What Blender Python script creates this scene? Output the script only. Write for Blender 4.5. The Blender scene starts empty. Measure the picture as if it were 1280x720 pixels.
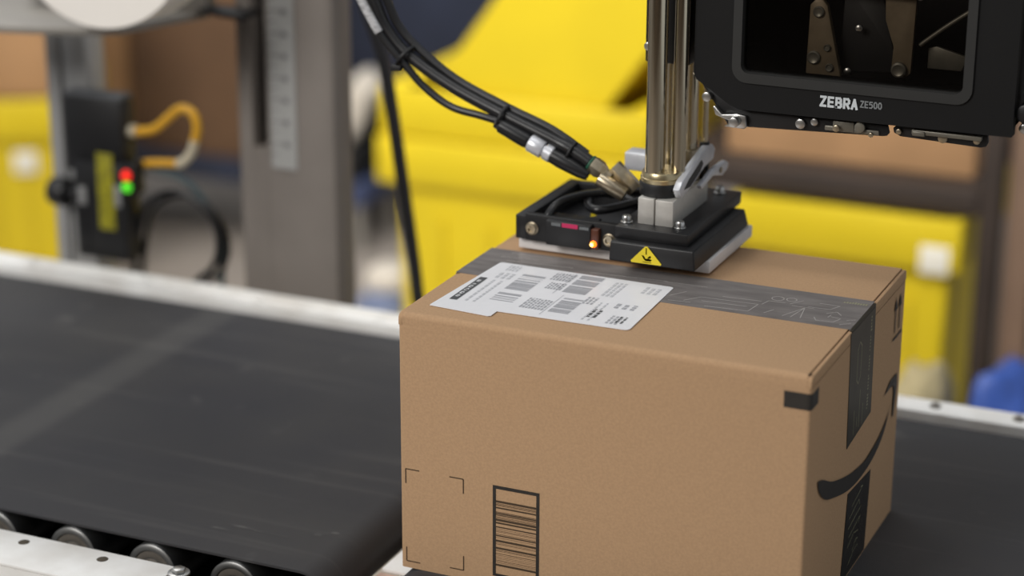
import bpy, bmesh, math, random
from mathutils import Vector, Matrix, noise as mnoise

rnd = random.Random(7)
PI = math.pi
sc = bpy.context.scene
COL = sc.collection

# ------------------------------------------------------------------ camera
cam_d = bpy.data.cameras.new('camera')
cam = bpy.data.objects.new('camera', cam_d)
COL.objects.link(cam)
cam_d.sensor_width = 36.0
cam_d.lens = 36.0 * 2725.0 / 1280.0
cam_d.clip_start = 0.05
cam_d.clip_end = 60
CAM = Vector((0.8735, -1.7085, 0.942))
YAW, PITCH, ROLL = 0.4172, 0.3300, 0.004
fwd = Vector((-math.sin(YAW) * math.cos(PITCH), math.cos(YAW) * math.cos(PITCH), -math.sin(PITCH)))
rgt = Vector((math.cos(YAW), math.sin(YAW), 0))
upv = rgt.cross(fwd)
r2 = rgt * math.cos(ROLL) + upv * math.sin(ROLL)
u2 = -rgt * math.sin(ROLL) + upv * math.cos(ROLL)
mw = Matrix((r2, u2, -fwd)).transposed().to_4x4()
mw.translation = CAM
cam.matrix_world = mw
cam_d.dof.use_dof = True
cam_d.dof.focus_distance = 2.06
cam_d.dof.aperture_fstop = (cam_d.lens / 1000.0) / 0.036
sc.camera = cam

# ------------------------------------------------------------------ light
world = bpy.data.worlds.new('hall_air')
sc.world = world
world.use_nodes = True
wb = world.node_tree.nodes['Background']
wb.inputs[0].default_value = (0.92, 0.96, 1.0, 1)
wb.inputs[1].default_value = 0.46


def area(name, loc, target, sx, sy, power, color=(1, 0.97, 0.93)):
    d = bpy.data.lights.new(name, 'AREA')
    d.shape = 'RECTANGLE'
    d.size, d.size_y, d.energy, d.color = sx, sy, power, color
    o = bpy.data.objects.new(name, d)
    COL.objects.link(o)
    o.location = loc
    o.rotation_euler = (Vector(target) - Vector(loc)).to_track_quat('-Z', 'Y').to_euler()
    return o


area('area_light', (-1.5, -3.4, 2.6), (0, 0.0, 0.15), 1.8, 1.4, 130)
area('area_light', (-2.6, 2.0, 3.6), (-0.4, 0.6, 0.0), 2.4, 1.2, 28)
back_fill = area('area_light', (-0.7, 0.3, 2.2), (-0.7, 2.5, -0.4), 2.8, 0.9, 31)  # added fill to brighten the totes behind, no fixture of the hall
back_fill.data.spread = math.radians(88)
sc.view_settings.view_transform = 'Standard'
sc.view_settings.look = 'None'
sc.view_settings.gamma = 1
sc.view_settings.use_curve_mapping = False
sc.view_settings.exposure = 0.0


# ------------------------------------------------------------------ materials
def lin(c):
    return tuple((x / 12.92 if x <= 0.04045 else ((x + 0.055) / 1.055) ** 2.4) for x in (v / 255.0 for v in c))


def new_mat(name, rgb, rough=0.5, metal=0.0, var=0.0, scale=20.0, bump=0.0, bump_scale=None, stretch=(1, 1, 1), rgb2=None, spec=0.5, coat=0.0):
    m = bpy.data.materials.new(name)
    m.use_nodes = True
    nt = m.node_tree
    b = nt.nodes['Principled BSDF']
    c1 = lin(rgb)
    b.inputs['Base Color'].default_value = (*c1, 1)
    b.inputs['Roughness'].default_value = rough
    b.inputs['Metallic'].default_value = metal
    b.inputs['Specular IOR Level'].default_value = spec
    if coat:
        b.inputs['Coat Weight'].default_value = coat
        b.inputs['Coat Roughness'].default_value = 0.15
    tc = nt.nodes.new('ShaderNodeTexCoord')
    mp = nt.nodes.new('ShaderNodeMapping')
    mp.inputs['Scale'].default_value = stretch
    nt.links.new(tc.outputs['Object'], mp.inputs['Vector'])
    nz = nt.nodes.new('ShaderNodeTexNoise')
    nz.inputs['Scale'].default_value = scale
    nz.inputs['Detail'].default_value = 6
    nt.links.new(mp.outputs[0], nz.inputs['Vector'])
    if var or rgb2:
        mx = nt.nodes.new('ShaderNodeMix')
        mx.data_type = 'RGBA'
        c2 = lin(rgb2) if rgb2 else tuple(max(0, x * (1 - var)) for x in c1)
        c3 = c1 if rgb2 else tuple(min(1, x * (1 + var)) for x in c1)
        mx.inputs[6].default_value = (*c2, 1)
        mx.inputs[7].default_value = (*c3, 1)
        rp = nt.nodes.new('ShaderNodeValToRGB')
        rp.color_ramp.elements[0].position = 0.35
        rp.color_ramp.elements[1].position = 0.65
        nt.links.new(nz.outputs['Fac'], rp.inputs[0])
        nt.links.new(rp.outputs[0], mx.inputs[0])
        nt.links.new(mx.outputs[2], b.inputs['Base Color'])
    if bump:
        n2 = nt.nodes.new('ShaderNodeTexNoise')
        n2.inputs['Scale'].default_value = bump_scale or scale * 4
        n2.inputs['Detail'].default_value = 4
        nt.links.new(mp.outputs[0], n2.inputs['Vector'])
        bp = nt.nodes.new('ShaderNodeBump')
        bp.inputs['Strength'].default_value = bump
        bp.inputs['Distance'].default_value = 0.002
        nt.links.new(n2.outputs['Fac'], bp.inputs['Height'])
        nt.links.new(bp.outputs[0], b.inputs['Normal'])
    return m


def emit_mat(name, rgb, strength):
    m = bpy.data.materials.new(name)
    m.use_nodes = True
    b = m.node_tree.nodes['Principled BSDF']
    b.inputs['Base Color'].default_value = (*lin(rgb), 1)
    b.inputs['Emission Color'].default_value = (*lin(rgb), 1)
    b.inputs['Emission Strength'].default_value = strength
    return m


M = {}
M['card'] = new_mat('corrugated_cardboard', (187, 153, 119), 0.9, var=0.055, scale=420, bump=0.15, bump_scale=500, spec=0.15)
M['card_edge'] = new_mat('cardboard_cut_edge', (96, 72, 50), 0.9, var=0.2, scale=200)
M['card_far'] = new_mat('brown_cardboard', (178, 138, 98), 0.85, var=0.08, scale=8)
M['card_dark'] = new_mat('dark_brown_cardboard', (98, 73, 52), 0.9, var=0.12, scale=6)
M['ink'] = new_mat('black_print', (44, 40, 36), 0.6, var=0.12, scale=90)
M['ink_thin'] = new_mat('brown_black_print', (70, 54, 36), 0.7)
M['paper'] = new_mat('label_paper', (244, 244, 247), 0.35, var=0.015, scale=30, spec=0.6)
M['paper_ink'] = new_mat('thermal_print_grey', (178, 179, 184), 0.5)
M['paper_ink_dark'] = new_mat('thermal_print_dark', (84, 86, 88), 0.5)
M['paper_ink_line'] = new_mat('thermal_print_pale', (205, 206, 210), 0.5)
M['tape'] = new_mat('packing_tape_sheen', (128, 123, 121), 0.26, var=0.16, scale=26, stretch=(1, 4, 4), bump=0.12, bump_scale=40, spec=0.8)  # dark tape, base lightened to carry its glossy reflection
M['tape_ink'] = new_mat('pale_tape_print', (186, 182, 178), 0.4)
M['tape_side'] = new_mat('dark_tape_on_side', (54, 50, 41), 0.45, var=0.2, scale=40, stretch=(4, 1, 1), spec=0.3)  # same tape on the end face, without the painted sheen
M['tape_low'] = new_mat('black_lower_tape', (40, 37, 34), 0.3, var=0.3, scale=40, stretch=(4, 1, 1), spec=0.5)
M['tape_ink_green'] = new_mat('green_tape_print', (150, 148, 118), 0.5)
M['white_paint'] = new_mat('worn_white_paint', (248, 248, 246), 0.45, rgb2=(226, 223, 218), scale=14, bump=0.1, bump_scale=60)
M['rail_hole'] = new_mat('shadowed_slot_brown', (74, 66, 54), 0.8)
M['rail_side'] = new_mat('beige_steel_side', (150, 136, 116), 0.5, var=0.08, scale=10)
M['steel'] = new_mat('brushed_steel', (196, 196, 194), 0.3, metal=1.0, var=0.06, scale=60, stretch=(1, 12, 1))
M['roller'] = new_mat('galvanised_roller', (140, 140, 139), 0.42, metal=1.0, var=0.1, scale=30)
M['roller_cap'] = new_mat('roller_end_cap', (112, 106, 98), 0.55, metal=0.4, var=0.15, scale=60)
M['black_gap'] = new_mat('black_frame_steel', (18, 18, 20), 0.7)
M['chrome'] = new_mat('chrome_rod', (204, 194, 172), 0.10, metal=1.0)  # warm tint paints in the yellow that the rods reflect
M['alu'] = new_mat('machined_aluminium', (196, 193, 187), 0.42, metal=0.45, var=0.05, scale=120, bump=0.05, bump_scale=300)
M['alu_bright'] = new_mat('bright_aluminium', (214, 216, 222), 0.36, metal=0.4, var=0.04, scale=60)
M['alu_dull'] = new_mat('dull_aluminium_profile', (160, 160, 160), 0.5, metal=0.35, var=0.05, scale=12)
M['brass'] = new_mat('pale_brass', (186, 172, 138), 0.32, metal=0.9, var=0.08, scale=80)
M['nickel'] = new_mat('nickel_fitting', (176, 164, 142), 0.3, metal=0.9, var=0.12, scale=150)
M['black_ano'] = new_mat('black_anodised', (20, 20, 22), 0.42, var=0.15, scale=60, bump=0.05, bump_scale=300)
M['black_plastic'] = new_mat('black_plastic', (24, 24, 26), 0.45, var=0.1, scale=40)
M['black_matt'] = new_mat('matt_black_paint', (9, 9, 10), 0.62, var=0.1, scale=30, spec=0.3)
M['black_dark'] = new_mat('deep_black_cavity', (12, 12, 13), 0.8, spec=0.2)
M['rubber'] = new_mat('black_cable_jacket', (26, 26, 28), 0.33, var=0.15, scale=90)
M['white_foam'] = new_mat('white_foam_pad', (226, 222, 220), 0.75, var=0.04, scale=50, bump=0.15, bump_scale=300)
M['warn'] = new_mat('warning_yellow', (232, 208, 40), 0.45, var=0.05, scale=60)
M['pink'] = new_mat('magenta_sticker', (196, 40, 92), 0.5)
M['grey_frame'] = new_mat('grey_window_trim', (35, 35, 34), 0.65, var=0.06, scale=40)
M['mech_brown'] = new_mat('bronze_mechanism_plate', (124, 110, 90), 0.45, metal=0.3, var=0.12, scale=60)
M['mech_grey'] = new_mat('grey_mechanism_plate', (120, 116, 106), 0.4, metal=0.5, var=0.12, scale=60)
M['logo'] = new_mat('pale_lettering', (206, 212, 216), 0.5)
M['logo_dim'] = new_mat('grey_lettering', (128, 132, 134), 0.5)
M['post'] = new_mat('taupe_painted_steel', (120, 113, 107), 0.55, var=0.04, scale=20)
M['ruler'] = new_mat('grey_ruler_strip', (158, 158, 156), 0.5, var=0.03, scale=30)
M['ruler_ink'] = new_mat('ruler_marks', (118, 118, 118), 0.5)
M['yellow'] = new_mat('yellow_tote_plastic', (217, 191, 28), 0.48, var=0.04, scale=5)
M['yellow_dim'] = new_mat('yellow_tote_rib', (211, 185, 28), 0.5, var=0.04, scale=5)
M['tote_label'] = new_mat('white_tote_sticker', (232, 228, 214), 0.5)
M['navy'] = new_mat('navy_canvas', (36, 42, 60), 0.85, var=0.2, scale=8, bump=0.2, bump_scale=60)
M['white_bag'] = new_mat('white_mailer_film', (222, 214, 202), 0.45, var=0.05, scale=14)
M['blue_bag'] = new_mat('blue_mailer_film', (46, 76, 150), 0.45, var=0.12, scale=14)
M['blue_pale'] = new_mat('pale_blue_wrap', (116, 128, 160), 0.5, var=0.1, scale=14)
M['olive_bag'] = new_mat('olive_grey_sack', (150, 138, 104), 0.8, var=0.12, scale=14)
M['beam'] = new_mat('dark_rack_beam', (52, 42, 36), 0.6, var=0.1, scale=12)
M['brown_post'] = new_mat('brown_rack_post', (126, 102, 84), 0.65, var=0.08, scale=10)
M['floor'] = new_mat('sealed_concrete', (156, 147, 139), 0.55, var=0.07, scale=3, bump=0.05)
M['wall'] = new_mat('dim_hall_wall', (96, 84, 74), 0.9, var=0.1, scale=2)
M['yellow_cable'] = new_mat('yellow_cable_jacket', (226, 170, 44), 0.45, var=0.06, scale=40)
M['pale_cable'] = new_mat('pale_cable_sleeve', (206, 196, 172), 0.5)
M['teal_cable'] = new_mat('grey_teal_cable', (70, 84, 88), 0.5)
M['roll_paper'] = new_mat('white_label_roll', (240, 235, 228), 0.6, var=0.02, scale=10)
M['plate_grey'] = new_mat('grey_plate', (150, 146, 140), 0.45, metal=0.3, var=0.05, scale=20)
M['brown_cap'] = new_mat('pinkish_brown_guard', (206, 174, 158), 0.6, var=0.06, scale=30)
M['tie'] = new_mat('cable_tie', (20, 20, 22), 0.5)
M['label_text'] = new_mat('white_cable_marker', (206, 206, 208), 0.5, rgb2=(150, 150, 152), scale=120, stretch=(1, 1, 3))
M['yellow_sticker'] = new_mat('yellow_sticker', (176, 168, 30), 0.5, rgb2=(120, 116, 30), scale=160)
M['led_orange'] = emit_mat('orange_led', (255, 110, 20), 2.6)
M['led_core'] = emit_mat('warm_led_core', (255, 208, 110), 5.0)
M['led_red'] = emit_mat('red_indicator', (255, 40, 20), 1.0)
M['led_green'] = emit_mat('green_indicator', (90, 235, 40), 0.8)
M['amber'] = new_mat('amber_lens', (86, 46, 30), 0.3, spec=0.6)

# belt: dark rubber with scuffs along it and one pale diagonal scuff
mb = new_mat('black_belt_rubber', (67, 66, 67), 0.58, rgb2=(58, 58, 62), scale=4.5, bump=0.25, bump_scale=900, spec=0.25)
nt = mb.node_tree
bs = nt.nodes['Principled BSDF']
tc = nt.nodes.new('ShaderNodeTexCoord')
mpn = nt.nodes.new('ShaderNodeMapping')
mpn.inputs['Scale'].default_value = (1.3, 26, 1)
nt.links.new(tc.outputs['Object'], mpn.inputs['Vector'])
ns = nt.nodes.new('ShaderNodeTexNoise')
ns.inputs['Scale'].default_value = 2.0
ns.inputs['Detail'].default_value = 5
nt.links.new(mpn.outputs[0], ns.inputs['Vector'])
rs = nt.nodes.new('ShaderNodeValToRGB')
rs.color_ramp.elements[0].position = 0.56
rs.color_ramp.elements[1].position = 0.80
nt.links.new(ns.outputs['Fac'], rs.inputs[0])
ns2 = nt.nodes.new('ShaderNodeTexNoise')
ns2.inputs['Scale'].default_value = 16
ns2.inputs['Detail'].default_value = 3
nt.links.new(tc.outputs['Object'], ns2.inputs['Vector'])
rs2 = nt.nodes.new('ShaderNodeValToRGB')
rs2.color_ramp.elements[0].position = 0.66
rs2.color_ramp.elements[1].position = 0.78
nt.links.new(ns2.outputs['Fac'], rs2.inputs[0])
old = bs.inputs['Base Color'].links[0].from_socket
m1 = nt.nodes.new('ShaderNodeMix'); m1.data_type = 'RGBA'
m1.inputs[7].default_value = (*lin((104, 102, 100)), 1)
f1 = nt.nodes.new('ShaderNodeMath'); f1.operation = 'MULTIPLY'; f1.inputs[1].default_value = 0.35
nt.links.new(rs.outputs[0], f1.inputs[0])
nt.links.new(f1.outputs[0], m1.inputs[0])
nt.links.new(old, m1.inputs[6])
m2 = nt.nodes.new('ShaderNodeMix'); m2.data_type = 'RGBA'
m2.inputs[7].default_value = (*lin((112, 110, 108)), 1)
f2 = nt.nodes.new('ShaderNodeMath'); f2.operation = 'MULTIPLY'; f2.inputs[1].default_value = 0.4
nt.links.new(rs2.outputs[0], f2.inputs[0])
nt.links.new(f2.outputs[0], m2.inputs[0])
nt.links.new(m1.outputs[2], m2.inputs[6])
# the pale cross scuff near world x = -0.55 (generated in object space, belt origin kept at world origin height)
sep = nt.nodes.new('ShaderNodeSeparateXYZ')
gm = nt.nodes.new('ShaderNodeNewGeometry')
nt.links.new(gm.outputs['Position'], sep.inputs[0])
ad = nt.nodes.new('ShaderNodeMath'); ad.operation = 'MULTIPLY_ADD'; ad.inputs[1].default_value = 1.0; ad.inputs[2].default_value = 0.543
nt.links.new(sep.outputs[0], ad.inputs[0])
ab = nt.nodes.new('ShaderNodeMath'); ab.operation = 'ABSOLUTE'
nt.links.new(ad.outputs[0], ab.inputs[0])
ma = nt.nodes.new('ShaderNodeMapRange')
ma.inputs['From Min'].default_value = 0.014; ma.inputs['From Max'].default_value = 0.034
ma.inputs['To Min'].default_value = 1; ma.inputs['To Max'].default_value = 0
nt.links.new(ab.outputs[0], ma.inputs['Value'])
f3 = nt.nodes.new('ShaderNodeMath'); f3.operation = 'MULTIPLY'; f3.inputs[1].default_value = 0.15
nt.links.new(ma.outputs[0], f3.inputs[0])
m3 = nt.nodes.new('ShaderNodeMix'); m3.data_type = 'RGBA'
m3.inputs[7].default_value = (*lin((128, 126, 122)), 1)
nt.links.new(f3.outputs[0], m3.inputs[0])
nt.links.new(m2.outputs[2], m3.inputs[6])
nt.links.new(m3.outputs[2], bs.inputs['Base Color'])
M['belt'] = mb

# window pane: mostly clear with a faint mirror
mg = bpy.data.materials.new('smoked_window_pane')
mg.use_nodes = True
nt = mg.node_tree
nt.nodes.remove(nt.nodes['Principled BSDF'])
tr = nt.nodes.new('ShaderNodeBsdfTransparent'); tr.inputs[0].default_value = (0.55, 0.53, 0.5, 1)
gl = nt.nodes.new('ShaderNodeBsdfGlossy'); gl.inputs['Roughness'].default_value = 0.08
mix = nt.nodes.new('ShaderNodeMixShader'); mix.inputs[0].default_value = 0.03
nt.links.new(tr.outputs[0], mix.inputs[1]); nt.links.new(gl.outputs[0], mix.inputs[2])
nt.links.new(mix.outputs[0], nt.nodes['Material Output'].inputs[0])
M['pane'] = mg


# ------------------------------------------------------------------ mesh helpers
class MB:
    def __init__(self):
        self.bm = bmesh.new()

    def box(self, x0, x1, y0, y1, z0, z1, bev=0.0, seg=2):
        t = bmesh.new()
        r = bmesh.ops.create_cube(t, size=1)
        for v in t.verts:
            v.co = Vector(((x0 + x1) / 2 + v.co.x * (x1 - x0), (y0 + y1) / 2 + v.co.y * (y1 - y0), (z0 + z1) / 2 + v.co.z * (z1 - z0)))
        if bev:
            bmesh.ops.bevel(t, geom=t.edges[:], offset=bev, segments=seg, profile=0.5, affect='EDGES')
        self.merge(t)
        return self

    def merge(self, t):
        me = bpy.data.meshes.new('tmp')
        t.to_mesh(me)
        t.free()
        self.bm.from_mesh(me)
        bpy.data.meshes.remove(me)

    def lathe(self, base, axis, profile, n=32, smooth=True):
        """profile: list of (distance along axis, radius)"""
        a = Vector(axis).normalized()
        base = Vector(base)
        s = a.orthogonal().normalized()
        t = a.cross(s)
        rings = []
        for d, r in profile:
            if r <= 1e-7:
                rings.append([self.bm.verts.new(base + a * d)])
            else:
                rings.append([self.bm.verts.new(base + a * d + (s * math.cos(2 * PI * k / n) + t * math.sin(2 * PI * k / n)) * r) for k in range(n)])
        for A, B in zip(rings, rings[1:]):
            for k in range(n):
                k2 = (k + 1) % n
                if len(A) == 1 and len(B) == 1:
                    continue
                if len(A) == 1:
                    f = self.bm.faces.new((A[0], B[k2], B[k]))
                elif len(B) == 1:
                    f = self.bm.faces.new((A[k], A[k2], B[0]))
                else:
                    f = self.bm.faces.new((A[k], A[k2], B[k2], B[k]))
                f.smooth = smooth
        return self

    def cyl(self, p0, p1, r, n=28, bev=0.0):
        p0, p1 = Vector(p0), Vector(p1)
        L = (p1 - p0).length
        b = min(bev, r * 0.9, L * 0.45)
        if b:
            prof = [(0, 0), (0, r - b), (b * .3, r - b * .3), (b, r), (L - b, r), (L - b * .3, r - b * .3), (L, r - b), (L, 0)]
        else:
            prof = [(0, 0), (0, r), (0, r), (L, r), (L, r), (L, 0)]
        return self.lathe(p0, p1 - p0, prof, n)

    def tube(self, pts, r, n=12, step=6):
        P = [Vector(p) for p in pts]
        if len(P) > 2:
            out = []
            for i in range(len(P) - 1):
                p0, p1, p2, p3 = P[max(i - 1, 0)], P[i], P[i + 1], P[min(i + 2, len(P) - 1)]
                for k in range(step):
                    t = k / step
                    out.append(0.5 * ((2 * p1) + (p2 - p0) * t + (2 * p0 - 5 * p1 + 4 * p2 - p3) * t * t + (3 * p1 - p0 - 3 * p2 + p3) * t ** 3))
            out.append(P[-1])
            P = out
        rad = r if callable(r) else (lambda t: r)
        rings = []
        nrm = None
        for i, p in enumerate(P):
            d = (P[min(i + 1, len(P) - 1)] - P[max(i - 1, 0)]).normalized()
            if nrm is None:
                nrm = d.orthogonal().normalized()
            else:
                nrm = (nrm - d * nrm.dot(d)).normalized()
            bnm = d.cross(nrm)
            rr = rad(i / (len(P) - 1))
            rings.append([self.bm.verts.new(p + (nrm * math.cos(2 * PI * k / n) + bnm * math.sin(2 * PI * k / n)) * rr) for k in range(n)])
        for A, B in zip(rings, rings[1:]):
            for k in range(n):
                f = self.bm.faces.new((A[k], A[(k + 1) % n], B[(k + 1) % n], B[k]))
                f.smooth = True
        self.bm.faces.new(rings[0][::-1])
        self.bm.faces.new(rings[-1])
        return self

    def prism(self, poly, f, d, bev=0.0):
        """poly: 2D outline, f maps (u, v, w) to 3D; extruded from w=0 to w=d"""
        t = bmesh.new()
        a = [t.verts.new(f(u, v, 0)) for u, v in poly]
        b = [t.verts.new(f(u, v, d)) for u, v in poly]
        n = len(poly)
        t.faces.new(a)
        t.faces.new(b[::-1])
        for k in range(n):
            t.faces.new((a[k], b[k], b[(k + 1) % n], a[(k + 1) % n]))
        bmesh.ops.recalc_face_normals(t, faces=t.faces[:])
        if bev:
            bmesh.ops.bevel(t, geom=t.edges[:], offset=bev, segments=2, profile=0.5, affect='EDGES')
        self.merge(t)
        return self

    def flat(self, poly, f, w=0.0):
        vs = [self.bm.verts.new(f(u, v, w)) for u, v in poly]
        self.bm.faces.new(vs)
        return self

    def rect(self, u0, u1, v0, v1, f):
        return self.flat([(u0, v0), (u1, v0), (u1, v1), (u0, v1)], f)

    def stroke(self, pts, w, f, lift=0.0):
        for (a, b), (c, d) in zip(pts, pts[1:]):
            L = math.hypot(c - a, d - b) or 1
            nx, ny = -(d - b) / L * w / 2, (c - a) / L * w / 2
            self.flat([(a + nx, b + ny), (a - nx, b - ny), (c - nx, d - ny), (c + nx, d + ny)], f, lift)
        return self


def origin_of(o):
    p = Vector((0, 0, 0))
    while o is not None:
        p += o.location
        o = o.parent
    return p


def obj(name, b, mat, parent=None, smooth=False, at=None, fix=True):
    """mesh given in world coordinates -> ONE object; top-level ones get their origin at the base"""
    bm = b.bm
    if fix:
        bmesh.ops.recalc_face_normals(bm, faces=bm.faces[:])
    me = bpy.data.meshes.new(name)
    o = bpy.data.objects.new(name, me)
    COL.objects.link(o)
    if parent is not None:
        off = origin_of(parent)
        o.parent = parent
        if parent.type == 'MESH' or at is not None:
            pass
    else:
        if at is None:
            xs = [v.co for v in bm.verts]
            at = Vector(((min(v.x for v in xs) + max(v.x for v in xs)) / 2, (min(v.y for v in xs) + max(v.y for v in xs)) / 2, min(v.z for v in xs)))
        off = Vector(at)
        o.location = off
    bmesh.ops.translate(bm, verts=bm.verts[:], vec=-off)
    if smooth:
        for f in bm.faces:
            f.smooth = True
    if fix and not smooth:
        for f in bm.faces:
            f.smooth = True
    bm.to_mesh(me)
    bm.free()
    if fix and not smooth:
        me.set_sharp_from_angle(angle=math.radians(38))
    me.materials.append(M[mat] if isinstance(mat, str) else mat)
    return o


def thing(name, label, cat, loc, group=None):
    o = bpy.data.objects.new(name, None)
    o.empty_display_size = 0.05
    COL.objects.link(o)
    o.location = loc
    tag(o, label, cat, group)
    return o


def tag(o, label, cat, group=None):
    o['label'] = label
    o['category'] = cat
    if group:
        o['group'] = group
    return o


def structure(o):
    o['kind'] = 'structure'
    return o


def dup_tree(root, loc, rot=(0, 0, 0), label=None, group=None):
    r = root.copy()
    COL.objects.link(r)
    r.location = loc
    r.rotation_euler = rot
    if label:
        r['label'] = label
    if group:
        r['group'] = group
    for ch in list(root.children):
        c = ch.copy(); COL.objects.link(c); c.parent = r
        for g in list(ch.children):
            d = g.copy(); COL.objects.link(d); d.parent = c
    return r


def shift_copy(o, delta, parent):
    c = o.copy()
    COL.objects.link(c)
    c.parent = parent
    c.location = o.location + Vector(delta)
    for g in list(o.children):
        d = g.copy(); COL.objects.link(d); d.parent = c
    return c


def rounded(x0, x1, z0, z1, r, n=5):
    out = []
    for cx, cz, a0 in ((x1 - r, z1 - r, 0), (x0 + r, z1 - r, 90), (x0 + r, z0 + r, 180), (x1 - r, z0 + r, 270)):
        for k in range(n + 1):
            a = math.radians(a0 + 90 * k / n)
            out.append((cx + r * math.cos(a), cz + r * math.sin(a)))
    return out


def fy(y, s=-1):          # plane facing -y at depth y, extruding towards -y
    return lambda u, v, w: Vector((u, y + s * w, v))


def fx(x):
    return lambda u, v, w: Vector((x + w, u, v))


def fz(z):
    return lambda u, v, w: Vector((u, v, z + w))


GLYPH = {
    'Z': [[(0, 1), (1, 1)], [(1, 1), (0, 0)], [(0, 0), (1, 0)]],
    'E': [[(0, 0), (0, 1)], [(0, 1), (0.95, 1)], [(0, 0.5), (0.85, 0.5)], [(0, 0), (0.95, 0)]],
    'B': [[(0, 0), (0, 1)], [(0, 1), (0.72, 1), (0.9, 0.86), (0.9, 0.64), (0.72, 0.52), (0, 0.52)], [(0.72, 0.52), (1, 0.38), (1, 0.13), (0.78, 0), (0, 0)]],
    'R': [[(0, 0), (0, 1)], [(0, 1), (0.76, 1), (1, 0.84), (1, 0.6), (0.76, 0.44), (0, 0.44)], [(0.5, 0.44), (1, 0)]],
    'A': [[(0, 0), (0.5, 1)], [(0.5, 1), (1, 0)], [(0.2, 0.32), (0.8, 0.32)]],
    '5': [[(0.95, 1), (0.08, 1)], [(0.08, 1), (0.05, 0.56)], [(0.05, 0.56), (0.7, 0.6), (1, 0.42), (1, 0.18), (0.72, 0), (0.02, 0)]],
    '0': [[(0.3, 0), (0, 0.25), (0, 0.75), (0.3, 1), (0.7, 1), (1, 0.75), (1, 0.25), (0.7, 0), (0.3, 0)]],
}


def lettering(body, f, u0, v0, cw, h, gap, wdt):
    """block letters drawn as flat strokes"""
    b = MB()
    u, k = u0, 0
    for ch in body:
        for line in GLYPH[ch]:
            pts = [(u + wdt / 2 + x * (cw - wdt), v0 + wdt / 2 + y * (h - wdt)) for x, y in line]
            for p, q in zip(pts, pts[1:]):
                L = math.hypot(q[0] - p[0], q[1] - p[1]) or 1
                ex, ey = (q[0] - p[0]) / L * wdt * 0.42, (q[1] - p[1]) / L * wdt * 0.42
                b.stroke([(p[0] - ex, p[1] - ey), (q[0] + ex, q[1] + ey)], wdt, f, 0.00004 * (k % 9))
                k += 1
        u += cw + gap
    return b


# ------------------------------------------------------------------ the hall
FZ = -0.75
structure(obj('floor', MB().box(-7, 5, -4.6, 8, FZ - 0.05, FZ), 'floor'))
structure(obj('wall_front_added', MB().box(-7, 5, -4.7, -4.6, FZ, 4.2), 'wall'))  # unseen dark wall, added so the chrome rods reflect a dark core
structure(obj('wall_back', MB().box(-7, 5, 8, 8.1, FZ, 4.2), 'wall'))

# ------------------------------------------------------------------ conveyors
BY0, BY1 = -0.0505, 0.572


def belt_loop(x0, x1, r):
    b = MB()
    pts = []
    n = 14
    for k in range(n + 1):
        a = math.pi / 2 - math.pi * k / n
        pts.append((x1 - r + r * math.cos(a), -r + r * math.sin(a)))
    for k in range(n + 1):
        a = -math.pi / 2 - math.pi * k / n
        pts.append((x0 + r + r * math.cos(a), -r + r * math.sin(a)))
    inner = []
    t = 0.0025
    for k in range(n + 1):
        a = math.pi / 2 - math.pi * k / n
        inner.append((x1 - r + (r - t) * math.cos(a), -r + (r - t) * math.sin(a)))
    for k in range(n + 1):
        a = -math.pi / 2 - math.pi * k / n
        inner.append((x0 + r + (r - t) * math.cos(a), -r + (r - t) * math.sin(a)))
    bm = b.bm
    N = len(pts)
    ys = [BY0 + (BY1 - BY0) * k / 6 for k in range(7)]
    V = [[bm.verts.new((p[0], y, p[1])) for p in pts] for y in ys]
    for j in range(6):
        for k in range(N):
            f = bm.faces.new((V[j][k], V[j][(k + 1) % N], V[j + 1][(k + 1) % N], V[j + 1][k]))
            f.smooth = True
    I0 = [bm.verts.new((p[0], BY0, p[1])) for p in inner]
    I1 = [bm.verts.new((p[0], BY1, p[1])) for p in inner]
    for k in range(N):
        bm.faces.new((V[0][(k + 1) % N], V[0][k], I0[k], I0[(k + 1) % N]))
        bm.faces.new((V[6][k], V[6][(k + 1) % N], I1[(k + 1) % N], I1[k]))
        bm.faces.new((I0[k], I0[(k + 1) % N], I1[(k + 1) % N], I1[k]))
    return b


def rail_box(x0, x1, y0, y1, z1, drop, lip=0.004):
    b = MB()
    b.box(x0, x1, y0, y1, z1 - lip, z1, 0.0015)
    b.box(x0, x1, y0, y0 + lip, z1 - drop, z1 - lip)
    b.box(x0, x1, y1 - lip, y1, z1 - drop, z1 - lip)
    return b


def legs(par, xs):
    for x in xs:
        for y in (-0.10, 0.60):
            b = MB().box(x - 0.03, x + 0.03, y - 0.02, y + 0.02, FZ, -0.16, 0.003)
            b.box(x - 0.05, x + 0.05, y - 0.04, y + 0.04, FZ, FZ + 0.008)
            obj('leg', b, 'rail_side', par)


# -- the left conveyor
lc = thing('belt_conveyor', 'left belt conveyor with empty dark scuffed belt, exposed rollers and white side rails', 'conveyor', (-0.8, 0.25, FZ), 'belt conveyors')
belt_l = obj('belt', belt_loop(-1.7, -0.055, 0.03), 'belt', lc)
M['scuff'] = new_mat('grey_scuff', (92, 91, 89), 0.7, rgb2=(70, 69, 70), scale=120)
for cx, cy, a, bb, n_ in ((-0.108, 0.028, 0.006, 0.0035, 9), (-0.094, 0.038, 0.006, 0.004, 9), (-0.185, 0.012, 0.016, 0.0022, 12), (-0.205, 0.000, 0.012, 0.0020, 11), (-0.150, 0.010, 0.030, 0.0008, 12)):
    pts = [(cx + a * math.cos(2 * PI * k / n_) * rnd.uniform(0.6, 1.1), cy + bb * math.sin(2 * PI * k / n_) * rnd.uniform(0.6, 1.1)) for k in range(n_)]
    obj('scuff', MB().flat(pts, fz(0.0003)), 'scuff', belt_l)
fr = rail_box(-1.7, -0.20, -0.150, -0.086, -0.003, 0.10)
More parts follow.
